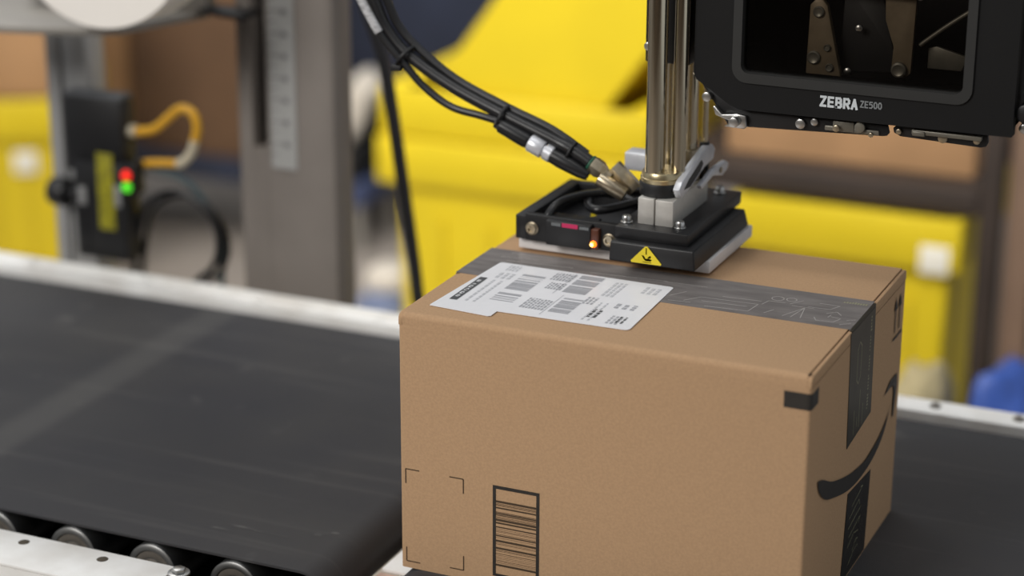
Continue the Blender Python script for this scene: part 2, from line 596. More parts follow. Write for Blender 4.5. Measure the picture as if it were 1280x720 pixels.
near = obj('side_rail', fr, 'white_paint', lc)
obj('rail_skirt', MB().box(-1.7, -0.20, -0.149, -0.143, -0.16, -0.02, 0.001), 'rail_side', lc)
for x in (-0.369, -0.276, -0.466, -0.56):
    obj('rail_hole', MB().lathe((x, -0.1025, -0.0031), (0, 0, 1), [(0.0003, 0), (0.0003, 0.0056), (0, 0.0060)], 20), 'rail_hole', near)
b = MB().cyl((-0.19, -0.100, -0.003), (-0.19, -0.100, 0.000), 0.011, 24, 0.0008).cyl((-0.19, -0.100, 0.0), (-0.19, -0.100, 0.004), 0.007, 6, 0.001)
obj('bolt', b, 'steel', lc)
b = MB().box(-0.20, -0.06, -0.150, -0.100, -0.012, -0.004, 0.002).box(-0.20, -0.06, -0.149, -0.143, -0.16, -0.012)
obj('end_plate', b, 'rail_side', lc)
obj('gap_shade_panel', MB().box(-1.69, -0.10, -0.085, -0.081, -0.20, -0.05).box(-1.69, -0.10, -0.08, 0.57, -0.075, -0.07), 'black_gap', lc)  # black panels stand in for the shadowed interior under the belt edge
b = rail_box(-1.7, -0.005, 0.578, 0.620, 0.012, 0.12)
b.box(-1.7, -0.005, 0.602, 0.608, 0.012, 0.018, 0.001)
far = obj('side_rail', b, 'white_paint', lc)
first = None
for x in (-0.86, -0.68, -0.505, -0.44, -0.33, -0.16):
    o = obj('bolt', MB().cyl((x, 0.590, 0.012), (x, 0.590, 0.016), 0.007, 12, 0.001), 'white_paint', far)
r0 = None
for k in range(7):
    x = -0.156 - 0.0945 * k
    if r0 is None:
        RZ = -0.0305
        b = MB().lathe((x, -0.0570, RZ), (0, 1, 0), [(0.002, 0), (0.002, 0.0205), (0.0, 0.0215), (0.0, 0.0255), (0.0012, 0.0275), (0.6200, 0.0275), (0.6200, 0)], 44)
        r0 = obj('roller', b, 'roller', lc)
        cp = MB().lathe((x, -0.0556, RZ), (0, -1, 0), [(0, 0.0204), (0.0002, 0.016), (-0.001, 0.012), (0.001, 0.011), (0.001, 0.006), (0.004, 0.006), (0.004, 0)], 32)
        obj('end_cap', cp, 'roller_cap', r0)
    else:
        shift_copy(r0, (-0.0945 * k, 0, 0), lc)
legs(lc, (-1.5, -0.25))

# -- the right conveyor
rc = thing('belt_conveyor', 'right belt conveyor whose dark belt carries the taped box', 'conveyor', (0.7, 0.25, FZ), 'belt conveyors')
obj('belt', belt_loop(-0.005, 1.5, 0.03), 'belt', rc)
b = rail_box(0.006, 1.5, 0.578, 0.618, 0.010, 0.12)
far2 = obj('side_rail', b, 'white_paint', rc)
for x in (0.38, 0.475, 0.57, 0.285):
    obj('bolt', MB().cyl((x, 0.598, 0.010), (x, 0.598, 0.0125), 0.007, 16, 0.001).cyl((x, 0.598, 0.0125), (x, 0.598, 0.015), 0.004, 6), 'plate_grey', far2)
obj('side_rail', rail_box(0.006, 1.5, -0.150, -0.086, -0.006, 0.10), 'white_paint', rc)
obj('bed_plate', MB().box(0.04, 1.46, BY0 + 0.01, BY1 - 0.01, -0.04, -0.02), 'black_gap', rc)
b = MB().box(-0.046, -0.010, -0.02, 0.53, -0.075, -0.07)
legs(rc, (0.25, 1.3))
# white gap guard between the two belts
gp = MB().box(-0.0435, -0.008, 0.042, 0.50, -0.034, -0.030, 0.001)
gg = thing('gap_guard', 'white plate with brownish end in the gap between the two belts at lower box corner', 'guard', (-0.026, 0.2, -0.16))
obj('plate', gp, 'white_paint', gg)
obj('end_piece', MB().box(-0.0455, -0.008, -0.05, 0.0415, -0.044, -0.034, 0.002), 'brown_cap', gg)
obj('stay', MB().box(-0.032, -0.022, 0.1, 0.4, -0.16, -0.034), 'black_gap', gg)

# ------------------------------------------------------------------ the box
BX, BD, BH = 0.40, 0.327, 0.262
cb = thing('cardboard_box', 'large brown cardboard box with dark tape, white shipping label and curved arrow print', 'box', (0.2, 0.16, 0.0))
T = 0.004
body = MB()
body.box(0.0, BX, 0.0, BD, 0.0, BH - 0.0125)
bmesh.ops.bevel(body.bm, geom=[e for e in body.bm.edges if abs(e.verts[0].co.z - e.verts[1].co.z) > 0.1], offset=0.0035, segments=4, profile=0.5, affect='EDGES')
bmesh.ops.delete(body.bm, geom=[f for f in body.bm.faces if f.normal.z > 0.9], context='FACES')
obj('carton_wall', body, 'card', cb)
# end walls rising between the flaps (their cut edges show as a dark slit)
for x0, x1 in ((BX - 0.0036, BX - 0.00005), (0.00005, 0.0036)):
    obj('end_wall_rim', MB().box(x0, x1, 0.0045, BD - 0.0045, BH - 0.0125, BH - 0.0012, 0.0006), 'card', cb)
b = MB().box(0.0046, BX - 0.0046, 0.004, BD - 0.004, BH - 0.010, BH - 0.0052)
obj('inner_flap', b, 'card_edge', cb)


RF = 0.0058


def fold_curve(y_fold, s, R=None, dz=0.0):
    R = R or RF
    out = [(y_fold, BH - 0.0125)]
    for k in range(11):
        a = PI / 2 * k / 10
        out.append((y_fold + s * (R - R * math.cos(a)), BH - dz - R + R * math.sin(a)))
    return out


def flap(y_fold, y_in):
    # top flap folded over the long wall: rounded fold, one continuous sheet
    s = 1 if y_in > y_fold else -1
    prof = fold_curve(y_fold, s) + [(y_in, BH)]
    inn = [(y_in, BH - 0.004), (y_fold + s * 0.0045, BH - 0.004), (y_fold + s * 0.0045, BH - 0.0125)]
    t = MB()
    t.prism(prof + inn, lambda u, v, w: Vector((0.0044 + w, u, v)), BX - 0.0088)
    return t


seam = 0.1665
obj('front_flap', flap(0.0, seam - 0.0005), 'card', cb)
obj('back_flap', flap(BD, seam + 0.0005), 'card', cb)
# fold corners: the small closed notch at each end of the fold
for x in (0.0003, BX - 0.0043):
    for y, sg in ((0.0, 1), (BD, -1)):
        cv = [p for p in fold_curve(y, sg, RF, 0.0012) if abs(p[0] - y) < 0.0046]
        cv.append((y + sg * 0.0046, BH - 0.0125))
        obj('corner_fold', MB().prism(cv, lambda u, v, w: Vector((x + w, u, v)), 0.0040, 0.0003), 'card', cb)
obj('corner_hole', MB().cyl((BX - 0.0042, 0.0052, BH - 0.003), (BX - 0.0042, 0.0052, BH - 0.0003), 0.0021, 14), 'black_dark', cb)

# tape over the top seam and down the right end
b = MB()
tw0, tw1 = 0.127, 0.2125
b.box(-0.0004, BX - 0.002, tw0, tw1, BH + 0.0001, BH + 0.0005)
bm = b.bm
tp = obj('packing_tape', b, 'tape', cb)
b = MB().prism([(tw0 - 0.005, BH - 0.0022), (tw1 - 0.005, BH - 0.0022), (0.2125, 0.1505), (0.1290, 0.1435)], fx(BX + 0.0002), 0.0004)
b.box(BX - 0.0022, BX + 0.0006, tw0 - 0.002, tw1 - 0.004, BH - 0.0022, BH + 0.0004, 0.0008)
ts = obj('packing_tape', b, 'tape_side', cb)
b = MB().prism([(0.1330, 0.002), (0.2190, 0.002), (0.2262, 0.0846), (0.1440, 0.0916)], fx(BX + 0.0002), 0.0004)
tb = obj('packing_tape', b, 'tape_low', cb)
b = MB().box(-0.0006, -0.0001, tw0, tw1, BH - 0.08, BH - 0.001)
obj('packing_tape', b, 'tape', cb)
# line doodles printed on the tape
P = fz(BH + 0.0006)
b = MB()
w = 0.0007
dood = [
    [(0.232, .140), (0.244, .156)], [(0.244, .156), (0.300, .158)], [(0.248, .146), (0.292, .148)], [(0.300, .158), (0.297, .136)], [(0.297, .136), (0.255, .133)],
    [(0.262, .166), (0.300, .168)], [(0.306, .172), (0.322, .173)], [(0.306, .172), (0.303, .160)], [(0.318, .150), (0.312, .138)],
    [(0.343, .167), (0.330, .137)], [(0.343, .167), (0.338, .137)], [(0.343, .167), (0.347, .138)], [(0.330, .168), (0.352, .168)],
    [(0.352, .185), (0.372, .185)], [(0.336, .186), (0.327, .172)], [(0.372, .185), (0.366, .172)], [(0.345, .171), (0.366, .172)],
    [(0.358, .146), (0.362, .138), (0.378, .140), (0.382, .151), (0.372, .153)], [(0.366, .160), (0.374, .168), (0.380, .160)], [(0.370, .150), (0.371, .158)],
    [(0.385, .135), (0.394, .143)], [(0.388, .149), (0.396, .154)],
    [(0.215, .148), (0.226, .165)], [(0.218, .135), (0.240, .137)], [(0.196, .184), (0.24, .186)], [(0.02, .19), (0.06, .195)], [(0.024, .205), (0.08, .207)], [(0.03, .18), (0.10, .186)], [(0.12, .18), (0.2, .186)],
]
for d in dood:
    b.stroke(d, w, P)
for k in range(9):
    a0, a1 = 2 * PI * k / 9, 2 * PI * (k + 1) / 9
    b.stroke([(0.312 + .006 * math.cos(a0), .182 + .006 * math.sin(a0)), (0.312 + .006 * math.cos(a1), .182 + .006 * math.sin(a1))], w, P)
    b.stroke([(0.325 + .005 * math.cos(a0), .184 + .005 * math.sin(a0)), (0.325 + .005 * math.cos(a1), .184 + .005 * math.sin(a1))], w, P)
obj('tape_doodle', b, 'tape_ink', tp)['kind'] = 'stuff'
b = MB()
x = 0.372
for k in range(9):
    h = rnd.uniform(0.003, 0.006)
    b.rect(x, x + 0.0016, 0.196, 0.196 + h, P)
    x += 0.0026
obj('tape_lettering', b, 'tape_ink_green', tp)['kind'] = 'stuff'
S = fx(BX + 0.0007)
b = MB()
for u, v0, v1 in ((0.150, 0.205, 0.235), (0.163, 0.205, 0.235), (0.148, 0.150, 0.175), (0.166, 0.152, 0.19), (0.178, 0.150, 0.172), (0.1585, 0.155, 0.165)):
    b.rect(u, u + 0.001, v0, v1, S)
b.stroke([(0.150, 0.205), (0.1565, 0.199), (0.164, 0.205)], 0.001, S).stroke([(0.150, 0.235), (0.1565, 0.241), (0.164, 0.235)], 0.001, S)
for k in range(30):
    v = 0.160 + k * 0.0033
    if k % 6 != 5:
        b.rect(0.193, 0.193 + rnd.uniform(0.002, 0.005), v, v + 0.0018, S)
for k in range(7):
    v = 0.012 + k * 0.010
    b.stroke([(0.150 + rnd.uniform(0, .02), v), (0.150 + rnd.uniform(0.02, .05), v + 0.007), (0.19, v + rnd.uniform(0, .01))], 0.0008, S)
obj('tape_doodle', b, 'tape_ink_green', ts)['kind'] = 'stuff'

# the curved arrow print on the right end
S = fx(BX + 0.0011)


def bez(p0, p1, p2, n=10):
    return [((1 - t) ** 2 * p0[0] + 2 * t * (1 - t) * p1[0] + t * t * p2[0], (1 - t) ** 2 * p0[1] + 2 * t * (1 - t) * p1[1] + t * t * p2[1]) for t in [k / n for k in range(n + 1)]]


def cat(pts, step=5):
    out = []
    P_ = [Vector((p[0], p[1], 0)) for p in pts]
    for i in range(len(P_) - 1):
        p0, p1, p2, p3 = P_[max(i - 1, 0)], P_[i], P_[i + 1], P_[min(i + 2, len(P_) - 1)]
        for k in range(step):
            t = k / step
            q = 0.5 * ((2 * p1) + (p2 - p0) * t + (2 * p0 - 5 * p1 + 4 * p2 - p3) * t * t + (3 * p1 - p0 - 3 * p2 + p3) * t ** 3)
            out.append((q.x, q.y))
    out.append(pts[-1])
    return out


low = cat([(0.0322, 0.1499), (0.0380, 0.1370), (0.0600, 0.1210), (0.0932, 0.1095), (0.139, 0.0975), (0.1819, 0.0926), (0.2309, 0.0950), (0.2690, 0.1080), (0.2935, 0.1340)])
upp = cat([(0.2935, 0.1340), (0.2780, 0.1200), (0.2515, 0.1105), (0.2200, 0.1060), (0.1937, 0.1050), (0.1417, 0.1130), (0.0846, 0.1290), (0.0500, 0.1445), (0.0322, 0.1499)])
b = MB()
lo_n, up_r = low, upp[::-1]
n = 40


def resample(c, n):
    L = [0]
    for p, q in zip(c, c[1:]):
        L.append(L[-1] + math.hypot(q[0] - p[0], q[1] - p[1]))
    out, j = [], 0
    for k in range(n + 1):
        t = L[-1] * k / n
        while j < len(c) - 2 and L[j + 1] < t:
            j += 1
        s = (t - L[j]) / max(1e-9, L[j + 1] - L[j])
        out.append((c[j][0] + (c[j + 1][0] - c[j][0]) * s, c[j][1] + (c[j + 1][1] - c[j][1]) * s))
    return out


la, ua = resample(lo_n, n), resample(up_r, n)
for k in range(n):
    q = [la[k], la[k + 1], ua[k + 1], ua[k]]
    if k == 0:
        q = [la[0], la[1], ua[1]]
    if k == n - 1:
        q = [la[k], la[n], ua[k]]
    b.flat(q, S)
arrow = [(0.2611, 0.1490), (0.2838, 0.1575), (0.3088, 0.1570), (0.3110, 0.1440), (0.3035, 0.1119), (0.2990, 0.1125), (0.2995, 0.1400), (0.2960, 0.1475), (0.2860, 0.1495)]
b.flat(arrow, S)
obj('printed_arrow', b, 'ink', cb)
# fragile-style upright marks near the far corner
b = MB()
b.rect(0.2820, 0.3180, 0.1985, 0.2010, S)
for u in (0.2880, 0.3040):
    b.rect(u - 0.0015, u + 0.0015, 0.206, 0.232, S)
    b.flat([(u - 0.006, 0.230), (u + 0.006, 0.230), (u, 0.243)], S)
obj('printed_symbol', b, 'ink', cb)
# black corner mark wrapping the edge
b = MB().rect(0.3755, BX - 0.003, 0.2295, 0.2450, fy(-0.0003)).rect(0.0035, 0.0225, 0.2290, 0.2445, fx(BX + 0.0003))
nseg = 5
for k in range(nseg):
    a0, a1 = PI / 2 * k / nseg, PI / 2 * (k + 1) / nseg
    q = []
    for a, v in ((a0, 0.2293), (a1, 0.2293), (a1, 0.2448), (a0, 0.2448)):
        q.append(b.bm.verts.new((BX - 0.0035 + 0.0039 * math.sin(a), 0.0035 - 0.0039 * math.cos(a), v)))
    b.bm.faces.new(q)
obj('printed_corner_mark', b, 'ink', cb)
# corner brackets on the front
Fp = fy(-0.0003)
w = 0.0011
for cx, cz, sx, sz in ((0.0060, 0.1040, 1, -1), (0.0668, 0.1040, -1, -1), (0.0060, 0.0072, 1, 1), (0.0668, 0.0090, -1, 1)):
    b = MB().stroke([(cx, cz), (cx + sx * 0.0145, cz)], w, Fp)
    b.stroke([(cx, cz), (cx, cz + sz * 0.0150)], w, Fp)
    obj('printed_bracket', b, 'ink_thin', cb)
# ladder barcode in its frame
b = MB()
b.rect(0.0974, 0.1006, 0.010, 0.1040, Fp).rect(0.1420, 0.1452, 0.010, 0.1040, Fp)
b.rect(0.1006, 0.1420, 0.1006, 0.1040, Fp).rect(0.1006, 0.1420, 0.0100, 0.0128, Fp)
obj('barcode_frame', b, 'ink', cb)
b = MB()
for p0, p1 in ((150, 166), (172, 175), (180, 184), (188, 190), (199, 210), (234, 238), (241, 251), (255, 262), (271, 274), (280, 283), (287, 303), (311, 323), (343, 352), (362, 364), (374, 377), (383, 385), (400, 403), (408, 417), (427, 429), (444, 459), (467, 469), (475, 478), (499, 513), (520, 523), (528, 530), (545, 549), (558, 560), (572, 574), (583, 585), (597, 600), (606, 608), (615, 617), (626, 641)):
    z1 = 0.0856 - (p0 / 6 - 29) * 0.00083
    z0 = 0.0856 - (p1 / 6 - 29) * 0.00083
    b.rect(0.1008, 0.1418, z0, z1, Fp)
obj('barcode_bars', b, 'ink_thin', cb)

# shipping label
lab = [(0.0195, 0.0345), (0.0846, 0.0205), (0.0846, 0.0372)]
lab = [(0.0195, 0.0300), (0.0200, 0.0270), (0.0820, 0.0215), (0.0846, 0.0235), (0.0846, 0.0372), (0.2100, 0.0392), (0.2130, 0.0400), (0.2150, 0.0430), (0.2115, 0.1680), (0.2105, 0.1695), (0.2080, 0.1705), (0.0310, 0.1720), (0.0290, 0.1712), (0.0278, 0.1690)]
b = MB().prism(lab, fz(BH + 0.0006), 0.0005)
sl = obj('shipping_label', b, 'paper', cb)
P = fz(BH + 0.0014)
bd = MB(); bg = MB(); bl = MB()
obj('printed_block', MB().rect(0.0290, 0.0368, 0.0500, 0.1210, P), 'paper_ink_dark', sl)
bw = MB()
P2 = fz(BH + 0.0017)
for k, (v0, v1) in enumerate(((0.058, 0.064), (0.067, 0.074), (0.077, 0.084), (0.087, 0.094), (0.097, 0.100), (0.106, 0.112))):
    bw.rect(0.0312, 0.0345, v0, v1, P2)
    bw.rect(0.0322 if k % 2 else 0.0310, 0.0350, v0 + 0.002, v1 - 0.002, P2)


def bars(u0, u1, v0, v1, dst, dens=0.55):
    v = v0
    while v < v1:
        h = rnd.choice((0.0006, 0.0010, 0.0016, 0.0022))
        if rnd.random() < dens + 0.2:
            dst.rect(u0, u1, v, min(v + h, v1), P)
        v += h + rnd.choice((0.0006, 0.0010))


def lines(u0, u1, v0, v1, n, dst, h=0.55):
    for k in range(n):
        u = u0 + (u1 - u0) * k / n
        du = (u1 - u0) / n * h
        v = v0
        while v < v1:
            l = rnd.uniform(0.003, 0.008)
            dst.rect(u, u + du, v, min(v + l, v1), P)
            v += l + 0.0018


bars(0.0640, 0.0880, 0.0650, 0.1470, bg)
lines(0.0980, 0.1230, 0.0560, 0.0850, 8, bg, 0.62)
lines(0.0930, 0.1150, 0.1420, 0.1640, 7, bg, 0.62)
lines(0.0985, 0.1160, 0.1160, 0.1350, 6, bg, 0.62)
bars(0.1180, 0.1420, 0.1130, 0.1670, bg, 0.7)
bars(0.1275, 0.1480, 0.0560, 0.0980, bg, 0.7)
bl.rect(0.1115, 0.1122, 0.105, 0.168, P)
bl.rect(0.1235, 0.1242, 0.045, 0.105, P)
lines(0.0420, 0.0560, 0.1500, 0.1660, 4, bl)
lines(0.0420, 0.0600, 0.1250, 0.1420, 3, bl)
lines(0.0440, 0.0600, 0.0520, 0.1180, 2, bl, 0.3)
lines(0.1480, 0.1600, 0.0900, 0.1100, 3, bg)
lines(0.1640, 0.1760, 0.0480, 0.1000, 2, bl, 0.3)
lines(0.1660, 0.1780, 0.0570, 0.0800, 2, bd, 0.45)
lines(0.1560, 0.1700, 0.1180, 0.1600, 3, bl)
lines(0.1880, 0.2010, 0.0480, 0.0700, 3, bg)
lines(0.1960, 0.2060, 0.0520, 0.0700, 2, bd, 0.4)
lines(0.1800, 0.2040, 0.0900, 0.1040, 3, bg, 0.5)
lines(0.1880, 0.2060, 0.1400, 0.1600, 3, bl)
obj('printed_text', bd, 'paper_ink_dark', sl)['kind'] = 'stuff'
obj('printed_letters', bw, 'paper', sl)['kind'] = 'stuff'
obj('printed_barcode', bg, 'paper_ink', sl)['kind'] = 'stuff'
obj('printed_text', bl, 'paper_ink_line', sl)['kind'] = 'stuff'

# ------------------------------------------------------------------ tamp applicator
ap = thing('label_applicator', 'black label tamp head on chrome rods pressing onto the box top', 'machine', (0.17, 0.27, 0.2645))
PZ = 0.2645
obj('foam_pad', MB().box(0.0265, 0.2305, 0.2185, 0.3535, PZ, 0.277, 0.0015), 'white_foam', ap)
# main black block, tapering a little towards its top
blk = MB().box(0.1385, 0.2275, 0.1830, 0.3500, 0.2770, 0.2965)
for v in blk.bm.verts:
    if v.co.z > 0.29:
        v.co.x = 0.1390 if v.co.x < 0.18 else 0.2252
        v.co.y = 0.1845 if v.co.y < 0.26 else 0.3420
bmesh.ops.bevel(blk.bm, geom=blk.bm.edges[:], offset=0.0016, segments=3, profile=0.5, affect='EDGES')
mainb = obj('pad_block', blk, 'black_ano', ap)
tpl = obj('top_plate', MB().box(0.1395, 0.2150, 0.1960, 0.3600, 0.2965, 0.3085, 0.0008), 'black_ano', ap)
sc0 = None
for x, y in ((0.1450, 0.2130), (0.1995, 0.2160), (0.1955, 0.3480), (0.1460, 0.3480)):
    if sc0 is None:
        p0 = (x, y)
        b = MB().cyl((x, y, 0.3085), (x, y, 0.3098), 0.0062, 24, 0.0004)
        b.lathe((x, y, 0.3098), (0, 0, 1), [(0, 0), (0, 0.0046), (0.004, 0.0048), (0.0055, 0.0040), (0.0055, 0.0026), (0.003, 0.0024), (0.003, 0)], 24)
        sc0 = obj('screw', b, 'steel', ap)
    else:
        shift_copy(sc0, (x - p0[0], y - p0[1], 0), ap)
# warning triangle
Fy = fy(0.1824)
tri = obj('warning_sticker', MB().prism([(0.1625, 0.2786), (0.1925, 0.2786), (0.1935, 0.2800), (0.1785, 0.2962), (0.1765, 0.2962), (0.1615, 0.2800)], fy(0.1829), 0.0005), 'warn', ap)
b = MB()
b.rect(0.1770, 0.1782, 0.2880, 0.2945, Fy)
b.flat([(0.1728, 0.2870), (0.1748, 0.2868), (0.1775, 0.2835), (0.1752, 0.2830)], Fy)
b.flat([(0.1752, 0.2832), (0.1768, 0.2815), (0.1825, 0.2815), (0.1835, 0.2835), (0.1800, 0.2842)], Fy)
b.flat([(0.1785, 0.2842), (0.1808, 0.2868), (0.1828, 0.2868), (0.1822, 0.2846)], Fy)
b.rect(0.1740, 0.1830, 0.2798, 0.2806, Fy)
obj('hand_symbol', b, 'ink', tri)
# split aluminium clamp
obj('clamp_bar', MB().box(0.1565, 0.1732, 0.2130, 0.3160, 0.3085, 0.3350, 0.0006), 'alu', ap)
obj('clamp_bar', MB().box(0.1746, 0.1930, 0.2130, 0.3160, 0.3085, 0.3345, 0.0006), 'alu', ap)
b = MB().cyl((0.1710, 0.2390, 0.3345), (0.1710, 0.2390, 0.3480), 0.0218, 40, 0.001)
obj('collar', b, 'black_plastic', ap)
b = MB().cyl((0.1895, 0.2262, 0.3415), (0.1915, 0.2248, 0.3415), 0.0028, 12)
obj('set_screw', b, 'steel', ap)
b = MB().lathe((0.1715, 0.2395, 0.3480), (0, 0, 1), [(0, 0), (0, 0.0212), (0.004, 0.0216), (0.0045, 0.0205), (0.0085, 0.0203), (0.0105, 0.0190), (0.0105, 0)], 40)
obj('bushing', b, 'brass', ap)
obj('guide_rod', MB().cyl((0.1665, 0.2310, 0.355), (0.1665, 0.2310, 0.66), 0.0098, 32), 'chrome', ap)
obj('guide_rod', MB().cyl((0.1858, 0.2440, 0.355), (0.1858, 0.2440, 0.66), 0.0072, 32), 'chrome', ap)
obj('guide_rod', MB().cyl((0.1790, 0.3000, 0.335), (0.1790, 0.3000, 0.66), 0.0066, 28), 'chrome', ap)
obj('guide_rod', MB().cyl((0.1910, 0.3080, 0.33), (0.1910, 0.3080, 0.66), 0.0030, 16), 'chrome', ap)
obj('bushing', MB().cyl((0.1795, 0.2995, 0.335), (0.1795, 0.2995, 0.366), 0.0098, 28, 0.0008), 'nickel', ap)
obj('bushing', MB().cyl((0.1910, 0.3080, 0.33), (0.1910, 0.3080, 0.372), 0.0050, 20, 0.0008), 'black_plastic', ap)
cyb = obj('cylinder_block', MB().box(0.1430, 0.1890, 0.2590, 0.2860, 0.4600, 0.66, 0.0015), 'black_ano', ap)
obj('screw', MB().cyl((0.1465, 0.2590, 0.4755), (0.1465, 0.2570, 0.4755), 0.0042, 20, 0.0005), 'steel', cyb)
b = MB().cyl((0.1660, 0.2725, 0.345), (0.1660, 0.2725, 0.4600), 0.0050, 20)
obj('piston_rod', b, 'chrome', ap)
# levers beside the rods
obj('lever', MB().box(0.1105, 0.1560, 0.2940, 0.3160, 0.3370, 0.3555, 0.001).box(0.1400, 0.1600, 0.2960, 0.3160, 0.3345, 0.3380), 'alu_bright', ap)
lv = MB().prism([(0.2170, 0.3460), (0.2250, 0.3522), (0.2600, 0.3625), (0.2985, 0.3705), (0.3150, 0.3685), (0.3225, 0.3620), (0.3180, 0.3530), (0.2900, 0.3500), (0.2480, 0.3390), (0.2250, 0.3355)], fx(0.1905), 0.0070, 0.0010)
lvo = obj('lever', lv, 'alu_bright', ap)
obj('lever_label', MB().flat([(0.2300, 0.3430), (0.2440, 0.3500), (0.2800, 0.3610), (0.2860, 0.3560), (0.2780, 0.3500), (0.2480, 0.3415)], fx(0.1978)), 'black_plastic', lvo)  # flat black label on the outer face of the lever
b = MB().prism([(0.262, 0.3395), (0.300, 0.3470), (0.338, 0.3465), (0.348, 0.3420), (0.345, 0.3360), (0.330, 0.3330), (0.300, 0.3400), (0.266, 0.3350)], fx(0.1990), 0.005, 0.0008)
ltc = obj('latch', b, 'alu_bright', ap)
obj('pivot_pin', MB().cyl((0.2040, 0.322, 0.3405), (0.2052, 0.322, 0.3405), 0.0030, 16), 'nickel', ltc)

# sensor carrier: open black frame on the left
fr_ = MB()
fr_.box(0.0270, 0.0400, 0.2100, 0.3540, 0.2775, 0.3020, 0.0006)
fr_.box(0.0400, 0.1390, 0.3440, 0.3540, 0.2775, 0.3020, 0.0006)
fr_.box(0.0400, 0.1390, 0.2220, 0.3440, 0.2775, 0.2800)
fr_.box(0.0385, 0.1385, 0.2080, 0.2160, 0.2775, 0.3050, 0.0006)
obj('sensor_frame', fr_, 'black_ano', ap)
ss = obj('label_sensor', MB().box(0.0640, 0.1120, 0.2000, 0.2300, 0.2780, 0.3035, 0.0012), 'black_plastic', ap)
obj('magenta_strip', MB().rect(0.0815, 0.0985, 0.2985, 0.3028, fy(0.1996)), 'pink', ss)
b = MB()
for k in range(5):
    b.rect(0.0705 + 0.002 * k, 0.0718 + 0.002 * k, 0.2990, 0.3022, fy(0.1996))
for k in range(5):
    b.rect(0.1005 + 0.002 * k, 0.1018 + 0.002 * k, 0.2985, 0.3015, fy(0.1996))
obj('printed_text', b, 'logo_dim', ss)['kind'] = 'stuff'
obj('amber_lens', MB().box(0.1120, 0.1200, 0.2010, 0.2100, 0.2790, 0.3000, 0.0008), 'amber', ss)
obj('lamp', MB().lathe((0.1150, 0.2012, 0.2850), (0, -1, 0), [(0, 0.0036), (0.0012, 0.0031), (0.0020, 0.0018), (0.0022, 0)], 20), 'led_orange', ss)
obj('lamp', MB().lathe((0.1138, 0.1996, 0.2845), (0, -1, 0), [(0, 0.0021), (0.0008, 0.0018), (0.0012, 0)], 16), 'led_core', ss)
s1 = None
for x, z in ((0.0460, 0.2905), (0.1290, 0.2890)):
    if s1 is None:
        sx, sz = x, z
        b = MB().lathe((x, 0.2080, z), (0, -1, 0), [(0, 0), (0, 0.0066), (0.0012, 0.0068), (0.0016, 0.0056), (0.0036, 0.0054), (0.0044, 0.0046), (0.0044, 0.0028), (0.0026, 0.0025), (0.0026, 0)], 28)
        s1 = obj('screw', b, 'nickel', ap)
    else:
        shift_copy(s1, (x - sx, 0, z - sz), ap)
obj('yellow_tag', MB().prism([(0.087, 0.282), (0.0935, 0.284), (0.089, 0.293)], lambda u, v, w: Vector((u, 0.262 + w, v + 0.0105)), 0.0005), 'warn', ap)

# ------------------------------------------------------------------ hoses and cable bundle to the head
hs = thing('cable_bundle', 'black cable bundle with ties and nickel fittings running to the tamp head', 'cable', (0.10, 0.25, 0.30))
R_ = 0.0042
obj('cable', MB().tube([(0.058, 0.212, 0.283), (0.060, 0.216, 0.303), (0.066, 0.232, 0.3135), (0.080, 0.262, 0.3150), (0.102, 0.285, 0.3140), (0.126, 0.294, 0.3160), (0.138, 0.290, 0.3220)], 0.0044), 'rubber', hs)
obj('cable', MB().tube([(0.138, 0.282, 0.312), (0.120, 0.262, 0.308), (0.104, 0.244, 0.3070), (0.090, 0.252, 0.3065), (0.083, 0.268, 0.310)], 0.0048), 'rubber', hs)
obj('cable', MB().tube([(0.080, 0.290, 0.308), (0.094, 0.296, 0.311), (0.112, 0.286, 0.310), (0.134, 0.276, 0.308)], 0.0050), 'rubber', hs)
obj('cable_tie', MB().tube([(0.1005 + 0.005 * math.cos(a), 0.286 + 0.001 * math.cos(a), 0.314 + 0.006 * math.sin(a)) for a in [2 * PI * k / 12 for k in range(13)]], 0.0013, 8, 2), 'tie', hs)
# fittings (axis falls to the right)
ax = Vector((0.045, 0.004, -0.028)).normalized()
e0 = Vector((0.0925, 0.250, 0.3520))
obj('fitting', MB().lathe(e0, ax, [(0, 0), (0, 0.0092), (0.002, 0.0098), (0.010, 0.0098), (0.012, 0.0086), (0.016, 0.0070), (0.016, 0)], 6), 'nickel', hs)
obj('fitting', MB().lathe(e0 + ax * 0.013, ax, [(0, 0), (0, 0.0060), (0.010, 0.0060), (0.010, 0)], 24), 'nickel', hs)
obj('fitting', MB().cyl(e0 + ax * 0.016 + Vector((-0.004, -0.006, -0.004)), e0 + ax * 0.044 + Vector((0.000, -0.006, -0.004)), 0.0078, 28, 0.001), 'nickel', hs)
obj('fitting', MB().cyl(e0 + ax * 0.018 + Vector((0.006, 0.004, 0.008)), e0 + ax * 0.048 + Vector((0.004, 0.004, 0.002)), 0.0088, 6, 0.001), 'nickel', hs)
obj('seal_ring', MB().cyl(e0 - ax * 0.003, e0, 0.0086, 24, 0.001), new_mat('green_seal', (30, 84, 62), 0.5), hs)
